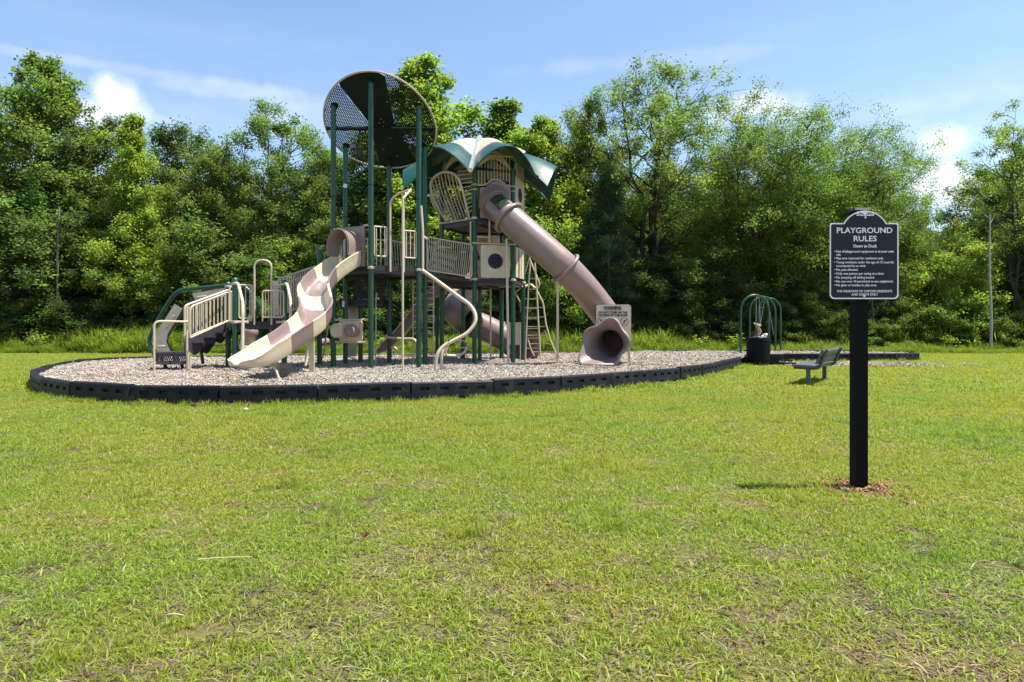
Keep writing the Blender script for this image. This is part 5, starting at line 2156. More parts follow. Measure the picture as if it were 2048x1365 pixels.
# ------------------------------------------------------------------ litter bin with a liner and rubbish
BX, BY = W(1516.5, 731, 19.6).x, 19.6
bin_ = empty('litter_bin', (BX, BY, 0), 'round black slatted litter bin at the border corner with rubbish on top', 'bin')
b = MB(); rb_, hb_ = .315, .80
b.lathe([(rb_ * .97, .02), (rb_, .04), (rb_, hb_ - .03), (rb_ + .012, hb_ - .03), (rb_ + .014, hb_), (rb_ - .02, hb_), (rb_ - .03, hb_ - .06), (rb_ - .05, .3), (.001, .3)], (BX, BY, 0), 40)
b.build('bin_body', BINM, bin_)
for zz in (.06, hb_ - .07):
    b = MB(); b.lathe([(rb_ + .002, -.02), (rb_ + .012, -.012), (rb_ + .012, .012), (rb_ + .002, .02)], (BX, BY, zz), 40); b.build('bin_band', BINM, bin_)
for k in range(40):
    a = 2 * math.pi * k / 40
    c = Vector((BX + (rb_ + .005) * math.cos(a), BY + (rb_ + .005) * math.sin(a), hb_ / 2))
    b = MB(); b.box(c, (.012, .034, hb_ - .16), Matrix.Rotation(a, 3, 'Z')); b.build('slat', BINM, bin_)
b = MB(); b.lathe([(.001, .0), (.12, .02), (.26, -.01), (.29, -.04)], (BX, BY, hb_ + .02), 14); b.build('bin_liner', material('black_liner', (.02, .02, .024), .3, .2, 20, bump=.6, bscale=20), bin_)
rg = random.Random(5)
b = MB()
for k in range(5):
    c = Vector((BX + .17 + rg.uniform(-.08, .07), BY - .1 + rg.uniform(-.05, .05), hb_ + .035 + rg.uniform(0, .06)))
    b.box(c, (rg.uniform(.05, .10), .05, rg.uniform(.03, .07)), Matrix.Rotation(rg.uniform(0, 3), 3, 'Z') @ Matrix.Rotation(rg.uniform(-.7, .7), 3, 'X'))
ob = b.build('crumpled_paper', WHITE); tag(ob, 'crumpled white paper lying on the rim of the black litter bin', 'litter')
b = MB(); b.box((BX - .02, BY - .14, hb_ + .035), (.24, .16, .035), Matrix.Rotation(.3, 3, 'Z') @ Matrix.Rotation(.08, 3, 'Y'))
ob = b.build('takeaway_tray', material('grey_tray', (.42, .42, .44), .5, .1, 20)); tag(ob, 'flat grey takeaway tray resting on top of the black litter bin', 'litter')

# ------------------------------------------------------------------ arch swing frame with hanging seats
sw = empty('swing_set', (8.5, 25, CZ), 'green tubular swing set of three arches standing behind the litter bin', 'swing set')


def arch(pxl, pxr, top, D0, D1, lean=.0):
    """an arch standing across the view; legs at the two pixels"""
    a, e = W(pxl, 700, D0), W(pxr, 700, D1)
    a.z = e.z = CZ - .1
    zt = W((pxl + pxr) / 2, top, (D0 + D1) / 2).z
    d = e - a
    hw = d.length / 2
    pts = [a.copy()]
    c = (a + e) / 2
    zs_ = zt - hw * 1.05
    pts.append(V((a.x, a.y, zs_)))
    for k in range(1, 12):
        t = math.pi * (1 - k / 12)
        pts.append(c + d.normalized() * (hw * math.cos(t)) + V((0, 0, zs_ - c.z + hw * 1.05 * math.sin(t))))
    pts.append(V((e.x, e.y, zs_))); pts.append(e.copy())
    b = MB(); b.tube(pts, .036, 12); b.build('arch', GREEN, sw)
    return V((c.x, c.y, zt))


t0 = arch(1481.5, 1537.5, 590.5, 23.3, 23.5)
t1 = arch(1499.5, 1550.5, 594, 25.3, 25.5)
t2 = arch(1518, 1561, 597, 27.2, 27.4) if False else arch(1517, 1561, 597, 25.9, 26.0)
b = MB(); b.tube([t0, t1, t2 + V((0, 0, .0))], .04, 10); b.build('top_beam', GREEN, sw)


def swing(top, seat_c, tilt, kind):
    o = empty('swing', seat_c, {0: 'tan bucket swing seat hung twisted on short steel chains above the bin', 1: 'black belt swing seat hanging inside the green arch frame behind the bin'}[kind], 'swing', 'swings hanging in the green arch frame')
    M = Matrix.Rotation(tilt, 3, 'Y')
    if kind == 0:
        b = MB()
        g = []
        for i in range(9):
            t = i / 8
            row = []
            for j in range(9):
                u = -1 + 2 * j / 8
                w = .10 + .05 * math.sin(t * math.pi)
                x = -.16 + .30 * t
                z = .16 * (t * 1.9 - .5) ** 2 + .07 * u * u
                row.append(seat_c + M @ V((x, u * w, z)))
            g.append(row)
        b.sheet(g, .02); b.build('seat', PINK, o)
        b = MB(); b.tube([seat_c + M @ V((.14, y, .30 - abs(y))) for y in (-.12, 0, .12)], .022, 8); b.build('seat_rim', TAN, o)
        b = MB(); b.tube([seat_c + M @ V((.12, 0, .24)), seat_c + M @ V((-.05, 0, .22)), seat_c + M @ V((-.2, 0, .05)), seat_c + M @ V((-.24, 0, -.12))], .010, 6); b.build('harness', BLACK, o)
    else:
        b = MB(); b.sheet([[seat_c + V((x, y, .10 * (x / .28) ** 2)) for y in (-.08, 0, .08)] for x in np.linspace(-.28, .28, 9)], .012); b.build('seat', BLACK, o)
    for sx in (-1, 1):
        a = top + V((sx * .05, 0, -.04)); e = seat_c + (M @ V((sx * .14, 0, .16)) if kind == 0 else V((sx * .28, 0, .10)))
        b = MB()
        nl = 34
        for k in range(nl):
            p = a.lerp(e, (k + .5) / nl); d = (e - a).normalized()
            s = V((1, 0, 0)) if k % 2 else V((0, 1, 0))
            s = (s - d * s.dot(d)).normalized()
            h = (e - a).length / nl * .64
            b.tube([p + d * h, p + s * .016, p - d * h, p - s * .016], .006, 4, closed=True)
        c = b.build('chain', STEEL, o); c['kind'] = 'stuff'
    for sx in (-1, 1):
        b = MB(); b.box(top + V((sx * .05, 0, -.03)), (.03, .05, .06)); b.build('hanger', STEEL, o)


s0 = t0.lerp(t1, .35); s1 = t1.lerp(t2, .5)
swing(s0, W(1524, 664, s0.y), R(-58), 0)
swing(s1, V((s1.x, s1.y, .75)), 0, 1)

# ------------------------------------------------------------------ small things lying on the lawn
def ground_at(px, py):
    D = F / (py - 662.0)
    return Vector(((px - 1024) * D / F, D, 0))


def straw(px, py, ln, ang, r, label, name='dry_straw'):
    c = ground_at(px, py) + V((0, 0, .045))
    d = V((math.cos(ang), math.sin(ang), .02)) * (ln / 2)
    b = MB(); b.tube([c - d, c - d * .3 + V((0, 0, .004)), c + d * .4 + V((0, 0, .002)), c + d], [r, r * 1.05, r, r * .7], 6)
    tag(b.build(name, STICK), label, 'straw')


straw(450, 1138, .22, .10, .0018, 'long pale straw lying across the grass at left of the lawn')
straw(352, 1257, .06, -.15, .0019, 'short pale straw lying near the bottom left of the lawn')


def dry_leaf(px, py, s, label, ang=0.0):
    c = ground_at(px, py) + V((0, 0, .03))
    g = []
    for i in range(9):
        t = i / 8
        w = math.sin(math.pi * min(1, t * .93 + .04)) ** .8 * .36 * (1 + .25 * math.sin(t * 17))
        row = []
        for j in range(5):
            u = -1 + j / 2
            p = V(((t - .5) * s, u * w * s, s * (.28 * u * u + .5 * (t - .4) ** 2)))
            row.append(c + Matrix.Rotation(ang, 3, 'Z') @ (Matrix.Rotation(R(-38), 3, 'X') @ p))
        g.append(row)
    b = MB(); b.sheet(g, .0006); tag(b.build('fallen_leaf', DRYLEAF), label, 'leaf')


dry_leaf(733, 1086, .052, 'curled orange brown fallen leaf alone in the middle of the lawn', .9)
dry_leaf(388, 818, .085, 'dark curled fallen leaf on the grass below the border, nearest its left bend', .4)
dry_leaf(499, 817, .08, 'rust coloured fallen leaf on the grass below the border, beside a pebble', 2.0)


def pebble(px, py, s, label):
    c = ground_at(px, py) + V((0, 0, s * .8))
    b = MB(); rr = random.Random(int(px))
    prof = [(.001, -.5), (.42, -.4), (.52, 0), (.38, .36), (.001, .46)]
    M = Matrix.Rotation(rr.uniform(0, 3), 3, 'Z') @ Matrix.Diagonal((1.3, .9, .7))
    b.lathe([(r_ * s * 2, h * s * 2) for r_, h in prof], c, 9, M); tag(b.build('pebble', STONE), label, 'stone')


pebble(344, 804, .035, 'pale pebble in the grass tight against the black border')
pebble(492, 823, .030, 'pale pebble in the grass a little way out from the black border')
# ------------------------------------------------------------------ trees


def tubes_np(paths, n=5):
    """many tapered tubes as one vertex and quad array; paths: list of (points (m,3), radii (m,))"""
    VV, QQ = [], []
    off = 0
    ang = np.arange(n) * 2 * np.pi / n
    for P, r in paths:
        m = len(P)
        T = np.gradient(P, axis=0)
        T /= np.linalg.norm(T, axis=1, keepdims=True) + 1e-9
        ref = np.where(np.abs(T[:, 2:3]) < .9, np.array([[0, 0, 1.0]]), np.array([[1.0, 0, 0]]))
        U = np.cross(T, ref); U /= np.linalg.norm(U, axis=1, keepdims=True) + 1e-9
        Wv = np.cross(T, U)
        V_ = P[:, None, :] + (U[:, None, :] * np.cos(ang)[None, :, None] + Wv[:, None, :] * np.sin(ang)[None, :, None]) * r[:, None, None]
        VV.append(V_.reshape(-1, 3))
        i = np.arange(m - 1)[:, None] * n; k = np.arange(n)[None, :]; k2 = (k + 1) % n
        QQ.append(np.stack([i + k, i + k2, i + n + k2, i + n + k], -1).reshape(-1, 4) + off)
        off += m * n
    return np.concatenate(VV), np.concatenate(QQ)


def bez(a, b, c, m):
    t = np.linspace(0, 1, m)[:, None]
    return (1 - t) ** 2 * a + 2 * t * (1 - t) * b + t * t * c


def unit(v):
    return v / (np.linalg.norm(v, axis=-1, keepdims=True) + 1e-9)


class TreeKind:
    pass


def tree_kind(seed, H, base, rad, prof, nlimb, nclump, clump, leaves, lsize, lasp=.62, trunk_r=.16, stems=1, rise=.5, flat=.6, needle=False, bark=None, drop=.0, colvar=.28, yellow=.2, fork=.25, spread=.25, lean=.0, outer=0.0):
    yellow *= .6
    leaves = int(leaves * 2.0); lsize *= .74; nclump = int(nclump * 1.5); clump *= 1.08
    """skeleton: stem(s) -> limbs -> leaf sprays; returns the two meshes (wood, leaves)"""
    rng = np.random.default_rng(seed)
    wood = []
    stempaths = []
    for s in range(stems):
        az = 2 * np.pi * s / max(1, stems) + rng.uniform(-.5, .5)
        off = 0 if stems == 1 else spread * rad
        top = np.array([np.cos(az) * off + rng.uniform(-.06, .06) * H * .5 + lean * H, np.sin(az) * off * .7, H * (.97 if stems == 1 else rng.uniform(.84, .93))])
        f = np.array([lean * H * fork, 0, H * (fork if stems > 1 else .45)])
        m = 12
        P = bez(np.zeros(3), f + rng.normal(0, .03 * H * .3, 3) * np.array([1, 1, 0]), top, m)
        if stems > 1:
            P = bez(np.zeros(3), np.array([0, 0, H * fork * 1.25]), top, m)
        P[1:-1, :2] += rng.normal(0, .012 * H, (m - 2, 2))
        t = np.linspace(0, 1, m)
        r = trunk_r * (1 - .93 * t) ** .85 * (1 if stems == 1 else .78)
        r[0] *= 1.25
        P[0, 2] -= .2
        wood.append((P, np.maximum(r, .012)))
        stempaths.append((P, r))
    clumps = []
    dirs = []
    for i in range(nlimb):
        P, r = stempaths[i % stems]
        t = base + (1 - base) * ((i + .5 + rng.uniform(-.4, .4)) / nlimb)
        t = min(max(t, base), .985)
        z_end = H * t
        R_ = rad * prof((t - base) / (1 - base)) * rng.uniform(.72, 1.12)
        az = i * 2.39996 + rng.uniform(-.4, .4)
        ln = max(R_, .12)
        z0 = max(H * base * .75, z_end - ln * rise * rng.uniform(.7, 1.2))
        zz = np.interp(z0, P[:, 2], np.arange(len(P)))
        k = int(zz); fr_ = zz - k
        k2 = min(k + 1, len(P) - 1)
        a = P[k] * (1 - fr_) + P[k2] * fr_
        ra = r[k] * (1 - fr_) + r[k2] * fr_
        e = a + np.array([np.cos(az) * ln, np.sin(az) * ln, z_end - z0 - drop * ln])
        mid = a * .5 + e * .5 + np.array([0, 0, (.22 if rise > .2 else -.02) * -1 * ln * .3 + rng.normal(0, .05) * ln]) + rng.normal(0, .06, 3) * ln
        q = bez(a, mid, e, 8)
        q[1:-1] += rng.normal(0, .02 * ln, (6, 3))
        rr = np.linspace(min(ra * .62, .02 + .028 * ln), .008, 8)
        wood.append((q, rr))
        w = ln
        nc = max(3, int(round(nclump / nlimb * (.35 + .65 * w / rad) * 1.25)))
        for c in range(nc):
            u = 1 - rng.uniform(0, 1) ** 1.3 * (.72 - .45 * outer)
            pt = q[int(u * 7)] + 0
            out = unit(np.array([np.cos(az), np.sin(az), 0.25]))
            side = rng.normal(0, (.34 + .10 * outer) * ln * (1.15 - u * .5), 3) * np.array([1, 1, .55])
            cc = pt + side + out * rng.uniform(-.05, .18) * ln * .5
            if np.linalg.norm(cc - pt) > .25:
                b2 = bez(q[max(0, int(u * 7) - 2)], pt * .5 + cc * .5 + np.array([0, 0, .05]), cc, 4)
                wood.append((b2, np.linspace(.016, .005, 4)))
            clumps.append(cc); dirs.append(unit(side * .6 + out * ln * .4 + np.array([0, 0, .25 - drop])))
    for P, r in stempaths:               # leader
        for c in range(max(4, nclump // (16 * len(stempaths)))):
            tq = 1 - rng.uniform(0, 1) ** 1.5 * .26
            pq = P[int(tq * (len(P) - 1))]
            clumps.append(pq + rng.normal(0, .14 + .6 * (1 - tq), 3)); dirs.append(np.array([0, 0, 1.0]))
    C = np.array(clumps); Dr = np.array(dirs)
    n = len(C)
    per = int(leaves / n)
    ntw = 7
    # twigs of each spray
    tw = unit(Dr[:, None, :] * .7 + rng.normal(0, .75, (n, ntw, 3)) * np.array([1, 1, flat]))
    ll = clump * rng.uniform(.55, 1.15, (n, ntw)) * (rng.uniform(.7, 1.25, (n, 1)))
    if stems == 1 and not needle:       # shorter sprays towards a pointed top
        ll = ll * (1 - .55 * np.clip((C[:, 2:3] / H - .72) / .26, 0, 1))
    npl = per // ntw
    u = rng.uniform(.08, 1, (n, ntw, npl)) ** .8
    pos = C[:, None, None, :] + tw[:, :, None, :] * (ll[:, :, None] * u)[..., None]
    pos = pos + rng.normal(0, .2 * clump, pos.shape)
    pos[..., 2] -= drop * .3 * (u * ll[:, :, None]) ** 2
    # twig tubes for a share of the sprays
    for i in range(0, n, 2):
        for j in (0, 3):
            e = C[i] + tw[i, j] * ll[i, j]
            wood.append((np.stack([C[i], C[i] * .5 + e * .5, e]), np.array([.007, .005, .003])))
    shade = rng.uniform(1 - colvar, 1 + colvar, (n, 1, 1)) * rng.uniform(.85, 1.15, (n, ntw, 1)) * rng.uniform(.75, 1.25, pos.shape[:3])
    yel = np.clip(rng.normal(0, yellow, (n, 1, 1)) + rng.normal(0, yellow * .6, pos.shape[:3]), -.4, .9)
    pos = pos.reshape(-1, 3); N_ = len(pos)
    shade = shade.reshape(-1); yel = yel.reshape(-1)
    nor = unit(rng.normal(0, .55, (N_, 3)) + np.array([0, 0, .75]))
    if needle:
        ax = unit(np.repeat(tw.reshape(-1, 3), npl, 0) * .6 + rng.normal(0, .6, (N_, 3)))
    else:
        ax = unit(np.cross(nor, rng.normal(0, 1, (N_, 3))))
        ax = unit(ax + np.array([0, 0, -.25]))
    sd_ = unit(np.cross(nor, ax))
    sz = lsize * rng.uniform(.6, 1.3, N_)[:, None]
    tip = pos + ax * sz
    mid = pos + ax * sz * .45 + np.cross(ax, sd_) * sz * .05
    l = mid + sd_ * sz * lasp * .5; r2 = mid - sd_ * sz * lasp * .5
    VV = np.stack([pos, l, tip, r2], 1).reshape(-1, 3)
    QQ = np.arange(N_ * 4).reshape(-1, 4)
    col = np.stack([shade * (1 + yel * .9), shade * (1 + yel * .30), shade * (1 - yel * .2)], 1)
    col = np.repeat(col, 4, 0)
    cm = np_mesh('crown', VV, QQ, NEEDLE if needle else LEAF, np.clip(col, .05, 4))
    wv, wq = tubes_np(wood, 5)
    wm = np_mesh('trunk', wv, wq, bark or BARK, None, True)
    k = TreeKind(); k.wood, k.leaf, k.H = wm, cm, H
    return k


ovate = lambda t: (math.sin(math.pi * min(1, t * .84 + .13)) ** .95)
conic = lambda t: max(.12, (1 - t) ** .8 * (.55 + .45 * min(1, t * 4)))
broad = lambda t: max(.2, math.sin(math.pi * min(1, t * .72 + .2)) ** .6)
vase = lambda t: max(.15, .45 + .75 * math.sin(math.pi * min(1, t * .62 + .1)) * (1 if t < .85 else .8))
bushy = lambda t: max(.25, (1 - t ** 2.2) ** .5)

KINDS_ = {
    'poplar': tree_kind(1, 13.0, .28, 2.5, ovate, 46, 250, .62, 30000, .185, .72, .17, colvar=.22, yellow=.16, rise=.75),
    'poplar2': tree_kind(2, 12.0, .24, 2.3, conic, 44, 230, .58, 28000, .17, .75, .15, colvar=.22, yellow=.18, rise=.8),
    'dome': tree_kind(3, 12.0, .34, 2.7, ovate, 30, 125, .55, 20000, .15, .6, .16, stems=3, fork=.35, spread=.30, rise=.9),
    'airy': tree_kind(4, 14.0, .44, 3.8, broad, 30, 190, .62, 27000, .16, .55, .30, stems=4, fork=.30, spread=.42, rise=.75, bark=BARKD, outer=1.0),
    'vase': tree_kind(5, 11.5, .32, 3.7, broad, 48, 300, .68, 46000, .135, .5, .24, stems=4, fork=.18, spread=.48, rise=.8, drop=.1, outer=1.0, bark=BARKD),
    'oak': tree_kind(6, 11.0, .22, 3.0, broad, 32, 170, .66, 30000, .16, .58, .18, colvar=.35),
    'oak2': tree_kind(7, 10.0, .14, 2.7, ovate, 34, 180, .62, 30000, .15, .6, .15, colvar=.35, stems=2, fork=.15),
    'pine': tree_kind(8, 11.5, .26, 2.1, conic, 44, 230, .50, 40000, .24, .085, .13, rise=.15, flat=.45, needle=True, bark=BARKD, drop=.12, yellow=.08),
    'sparse': tree_kind(9, 13.0, .36, 2.7, broad, 26, 95, .52, 13000, .15, .6, .17, stems=2, fork=.45, spread=.3, rise=.8, bark=BARKD),
    'small': tree_kind(10, 5.0, .14, 1.7, bushy, 24, 120, .42, 20000, .12, .6, .05, rise=.35, flat=.35, yellow=.2),
    'small2': tree_kind(11, 4.6, .08, 1.9, broad, 24, 130, .42, 22000, .12, .62, .05, stems=3, fork=.1, spread=.4, rise=.5, flat=.4),
    'shrub': tree_kind(12, 2.2, .04, 1.15, bushy, 20, 80, .32, 13000, .10, .6, .03, stems=3, fork=.1, spread=.4, rise=.6, flat=.5),
}

BASE_Y = 32.0
# rising wooded bank behind the trees
hb2 = MB()
hx = np.linspace(-120, 120, 49); hy = np.linspace(58, 120, 14)
hb2.sheet([[(x, y, -.3 + 6.2 * min(1, (y - 58) / 8) ** .7 + .8 * mnoise.noise(V((x * .09, y * .09, 0)))) for x in hx] for y in hy][::-1], 0, True)
hb2.build('wooded_hill', material('forest_floor', (.020, .030, .010), .95, .5, .6, bump=.8, bscale=2.0), kind='structure')


def plant_tree(kind, px, top_py, D, wscale, tint, label, name='tree', cat='tree', group='trees of the wood behind the playground', rz=0.0, tx=0.0, base_px=None):
    k = KINDS_[kind]
    x = (px - 1024) * D / F
    h = 1.0 - (top_py - 662) * D / F
    s = h / k.H
    o = empty(name, (x, D, 0), label, cat, group, rz)
    for nm, me in (('trunk', k.wood), ('crown', k.leaf)):
        c = bpy.data.objects.new(nm, me)
        SC.collection.objects.link(c)
        c.parent = o
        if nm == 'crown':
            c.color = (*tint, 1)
    o.scale = (s * wscale, s * wscale, s)
    o.rotation_euler = (0, tx, rz)
    return o


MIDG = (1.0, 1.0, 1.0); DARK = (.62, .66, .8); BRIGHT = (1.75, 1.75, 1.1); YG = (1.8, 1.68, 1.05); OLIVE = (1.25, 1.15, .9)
# prominent trees, left to right (kind, px, top, D, width, tint, label)
FRONT = [
    ('poplar', -95, 128, 36, 1.0, MIDG, 'tall green tree at the far left, only its right side showing'),
    ('poplar', 78, 108, 36, .98, (1.1, 1.12, 1), 'tall pointed green tree topping the left end of the wood'),
    ('oak', 168, 240, 37, .9, DARK, 'dark rounded tree standing under the white cloud, left of the yellow green tree'),
    ('poplar2', 266, 232, 33.5, .92, YG, 'bright yellow green tree with a pale thin trunk at the left'),
    ('oak2', 352, 246, 38, 1.0, DARK, 'dark tree just right of the bright yellow green tree'),
    ('oak', 428, 290, 36, .85, MIDG, 'mid green tree between the yellow green tree and the airy dome shaped tree'),
    ('dome', 556, 200, 37, 1.0, (1.0, 1.05, 1), 'airy dome shaped tree with sky showing through, left of the round roof'),
    ('oak2', 660, 290, 37, .85, MIDG, 'green tree half hidden behind the tall posts of the round roof'),
    ('oak', 760, 265, 38, .85, DARK, 'dark tree seen between the posts under the round roof'),
    ('poplar', 868, 128, 38, 1.25, (1.4, 1.4, 1), 'tall light green tree rising between the round roof and the petal roof'),
    ('poplar2', 1000, 208, 38, 1.35, (1.15, 1.2, 1), 'pointed green tree rising just above the petal roof'),
    ('poplar', 1078, 245, 36.5, 1.1, (1.4, 1.4, 1), 'light green tree right behind the petal roof'),
    ('airy', 1306, 140, 36, 1.02, (1.08, 1.06, .92), 'tallest airy tree with forked dark trunks right of the tube slide'),
    ('oak', 1172, 222, 37.5, .72, OLIVE, 'olive green tree leaning against the forked tree, above the dark pine'),
    ('pine', 1212, 330, 33.6, 1.0, (.85, .95, 1), 'dark blue green pine above the lower half of the tube slide'),
    ('vase', 1500, 240, 36.5, .98, (1.02, 1.08, .95), 'wide spreading tree under the thin cloud, left of the rules sign'),
    ('vase', 1630, 238, 36, 1.05, (1.04, 1.1, .95), 'broad tree with many arching branches rising behind the rules sign'),
    ('vase', 1725, 278, 37, .72, (1.0, 1.06, .95), 'rounded tree just right of the rules sign, sloping down to the gap of sky'),
    ('oak2', 1838, 425, 37, .62, MIDG, 'lower green tree at the gap of sky right of the rules sign'),
    ('oak', 1915, 470, 39, .7, OLIVE, 'lower olive tree in the gap of sky, left of the thin topped tree'),
    ('sparse', 2036, 228, 35, 1.0, (1.25, 1.2, .95), 'thin topped tree with bare dead limbs at the right edge'),
    ('oak', 2150, 300, 36, 1.0, MIDG, 'green tree cut off by the right edge'),
]
rt = random.Random(77)
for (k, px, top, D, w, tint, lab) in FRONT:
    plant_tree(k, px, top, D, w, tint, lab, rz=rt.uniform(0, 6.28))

# understorey trees in front of the tall ones
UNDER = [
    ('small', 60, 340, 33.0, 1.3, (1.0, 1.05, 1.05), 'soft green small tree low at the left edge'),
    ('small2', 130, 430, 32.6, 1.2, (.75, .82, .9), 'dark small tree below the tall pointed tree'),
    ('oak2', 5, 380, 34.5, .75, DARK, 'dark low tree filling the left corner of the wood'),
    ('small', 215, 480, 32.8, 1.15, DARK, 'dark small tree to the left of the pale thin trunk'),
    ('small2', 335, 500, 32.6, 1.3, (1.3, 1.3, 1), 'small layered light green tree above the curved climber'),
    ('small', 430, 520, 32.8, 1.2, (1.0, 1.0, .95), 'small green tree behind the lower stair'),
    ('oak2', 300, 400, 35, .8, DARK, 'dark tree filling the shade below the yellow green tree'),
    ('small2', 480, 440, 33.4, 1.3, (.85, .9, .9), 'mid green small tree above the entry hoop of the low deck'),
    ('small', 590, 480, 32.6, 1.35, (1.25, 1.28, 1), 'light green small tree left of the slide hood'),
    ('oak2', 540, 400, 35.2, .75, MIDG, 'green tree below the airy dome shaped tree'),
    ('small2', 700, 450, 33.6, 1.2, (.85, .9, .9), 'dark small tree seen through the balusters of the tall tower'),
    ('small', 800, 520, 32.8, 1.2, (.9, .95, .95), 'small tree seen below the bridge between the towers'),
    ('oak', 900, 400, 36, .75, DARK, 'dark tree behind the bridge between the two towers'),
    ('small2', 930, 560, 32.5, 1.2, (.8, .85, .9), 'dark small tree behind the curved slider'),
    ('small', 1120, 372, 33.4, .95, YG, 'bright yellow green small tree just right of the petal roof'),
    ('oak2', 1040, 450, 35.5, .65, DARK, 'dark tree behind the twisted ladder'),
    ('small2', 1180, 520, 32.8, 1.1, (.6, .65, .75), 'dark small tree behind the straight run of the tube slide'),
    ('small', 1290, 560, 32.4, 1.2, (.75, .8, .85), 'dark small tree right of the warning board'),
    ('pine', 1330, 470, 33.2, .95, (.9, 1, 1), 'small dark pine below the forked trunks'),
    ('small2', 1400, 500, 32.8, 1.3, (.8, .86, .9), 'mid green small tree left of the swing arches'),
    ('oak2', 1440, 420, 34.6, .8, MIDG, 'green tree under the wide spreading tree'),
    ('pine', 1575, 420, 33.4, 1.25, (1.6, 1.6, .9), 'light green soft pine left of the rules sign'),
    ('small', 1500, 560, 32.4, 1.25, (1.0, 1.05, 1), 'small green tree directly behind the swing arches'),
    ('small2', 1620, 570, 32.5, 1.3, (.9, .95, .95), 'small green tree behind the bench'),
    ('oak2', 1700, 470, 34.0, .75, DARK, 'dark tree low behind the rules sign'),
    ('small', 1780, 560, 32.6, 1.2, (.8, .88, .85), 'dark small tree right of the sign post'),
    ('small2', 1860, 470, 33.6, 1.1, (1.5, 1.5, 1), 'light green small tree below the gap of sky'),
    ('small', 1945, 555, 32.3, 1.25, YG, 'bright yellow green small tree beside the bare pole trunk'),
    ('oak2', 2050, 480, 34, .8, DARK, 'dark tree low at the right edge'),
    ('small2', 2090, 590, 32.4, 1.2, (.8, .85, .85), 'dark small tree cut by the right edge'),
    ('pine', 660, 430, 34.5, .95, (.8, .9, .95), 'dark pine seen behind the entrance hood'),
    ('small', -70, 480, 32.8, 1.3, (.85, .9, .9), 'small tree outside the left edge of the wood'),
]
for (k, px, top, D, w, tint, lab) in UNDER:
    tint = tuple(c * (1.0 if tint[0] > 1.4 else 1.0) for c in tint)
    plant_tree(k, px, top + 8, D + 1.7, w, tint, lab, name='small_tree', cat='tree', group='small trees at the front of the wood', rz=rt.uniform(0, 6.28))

# deeper rows: alike trees of the wood that only show through gaps
ks = ['oak', 'oak2', 'poplar2', 'oak', 'oak2']
i = 0
for row, (D0, n, h0, h1) in enumerate(((42, 19, 300, 390), (48, 16, 330, 420), (56, 14, 350, 440))):
    for j in range(n):
        px = -250 + (2550) * (j + .5 + rt.uniform(-.3, .3)) / n
        top = rt.uniform(h0, h1)
        if 1790 < px < 1960: top = max(top, 455)
        if 180 < px < 240: top = max(top, 330)
        plant_tree(ks[i % 5], px, top, D0 + rt.uniform(-1.5, 1.5), rt.uniform(.95, 1.25), rt.choice([DARK, MIDG, (.8, .85, .9)]), 'shaded tree deep in the wood, showing only through gaps between nearer trees', name='forest_tree', group='trees deep in the wood', rz=rt.uniform(0, 6.28))
        i += 1

# shrubs at the foot of the wood
SHR = [(-30, 620), (55, 600), (120, 632), (182, 600), (300, 640), (372, 615), (450, 640), (520, 620), (600, 640), (690, 615), (850, 630), (985, 640), (1100, 610), (1170, 640), (1295, 650), (1360, 610), (1430, 640), (1560, 640), (1650, 620), (1755, 640), (1830, 610), (1905, 640), (1975, 630), (2060, 620)]
nb_ = ['under the tall pointed tree', 'by the left edge', 'under the soft green small tree', 'left of the pale thin trunk', 'behind the curved climber', 'behind the lower stair', 'behind the low deck', 'behind the pod steps', 'behind the wave slide', 'behind the drum panel', 'behind the fireman pole', 'behind the spiral tube slide',
       'behind the twisted ladder', 'left of the tube exit', 'right of the warning board', 'below the dark pine', 'left of the swing arches', 'between swing arches and bench', 'behind the bench back', 'left of the sign post', 'right of the sign post', 'left of the bare pole trunk', 'at the foot of the bare pole trunk', 'by the right edge']
for (px, top), where in zip(SHR, nb_):
    plant_tree('shrub', px, top, 33.0 + rt.uniform(-.3, .5), rt.uniform(1.0, 1.5), rt.choice([(.6, .65, .65), (.75, .8, .75), (.95, 1.0, .8)]), 'green shrub at the wood edge ' + where, name='shrub', cat='shrub', group='shrubs along the edge of the wood', rz=rt.uniform(0, 6.28))

# distinct trunks standing at the edge
def bare_trunk(px, y0, y1, D, r, mat, label, name='bare_trunk', limbs=()):
    a, e = W(px[0], y0, D), W(px[1], y1, D)
    a.z = -.1
    pts = catmull([a, a.lerp(e, .3) + V((.03, 0, 0)), a.lerp(e, .65) - V((.04, 0, 0)), e], 5)
    o = empty(name, (a.x, D, 0), label, 'tree trunk')
    b = MB(); b.tube(pts, [r * (1 - .5 * i / (len(pts) - 1)) for i in range(len(pts))], 9); b.build('trunk', mat, o)
    for (t, dx, dz, rl) in limbs:
        p = a.lerp(e, t)
        b = MB(); q = p + V((dx, rt.uniform(-.2, .2), dz)); b.tube(catmull([p, p.lerp(q, .5) + V((0, 0, -.06)), q], 4), [rl * (1 - .07 * i) for i in range(9)], 6); b.build('limb', mat, o)
    return o


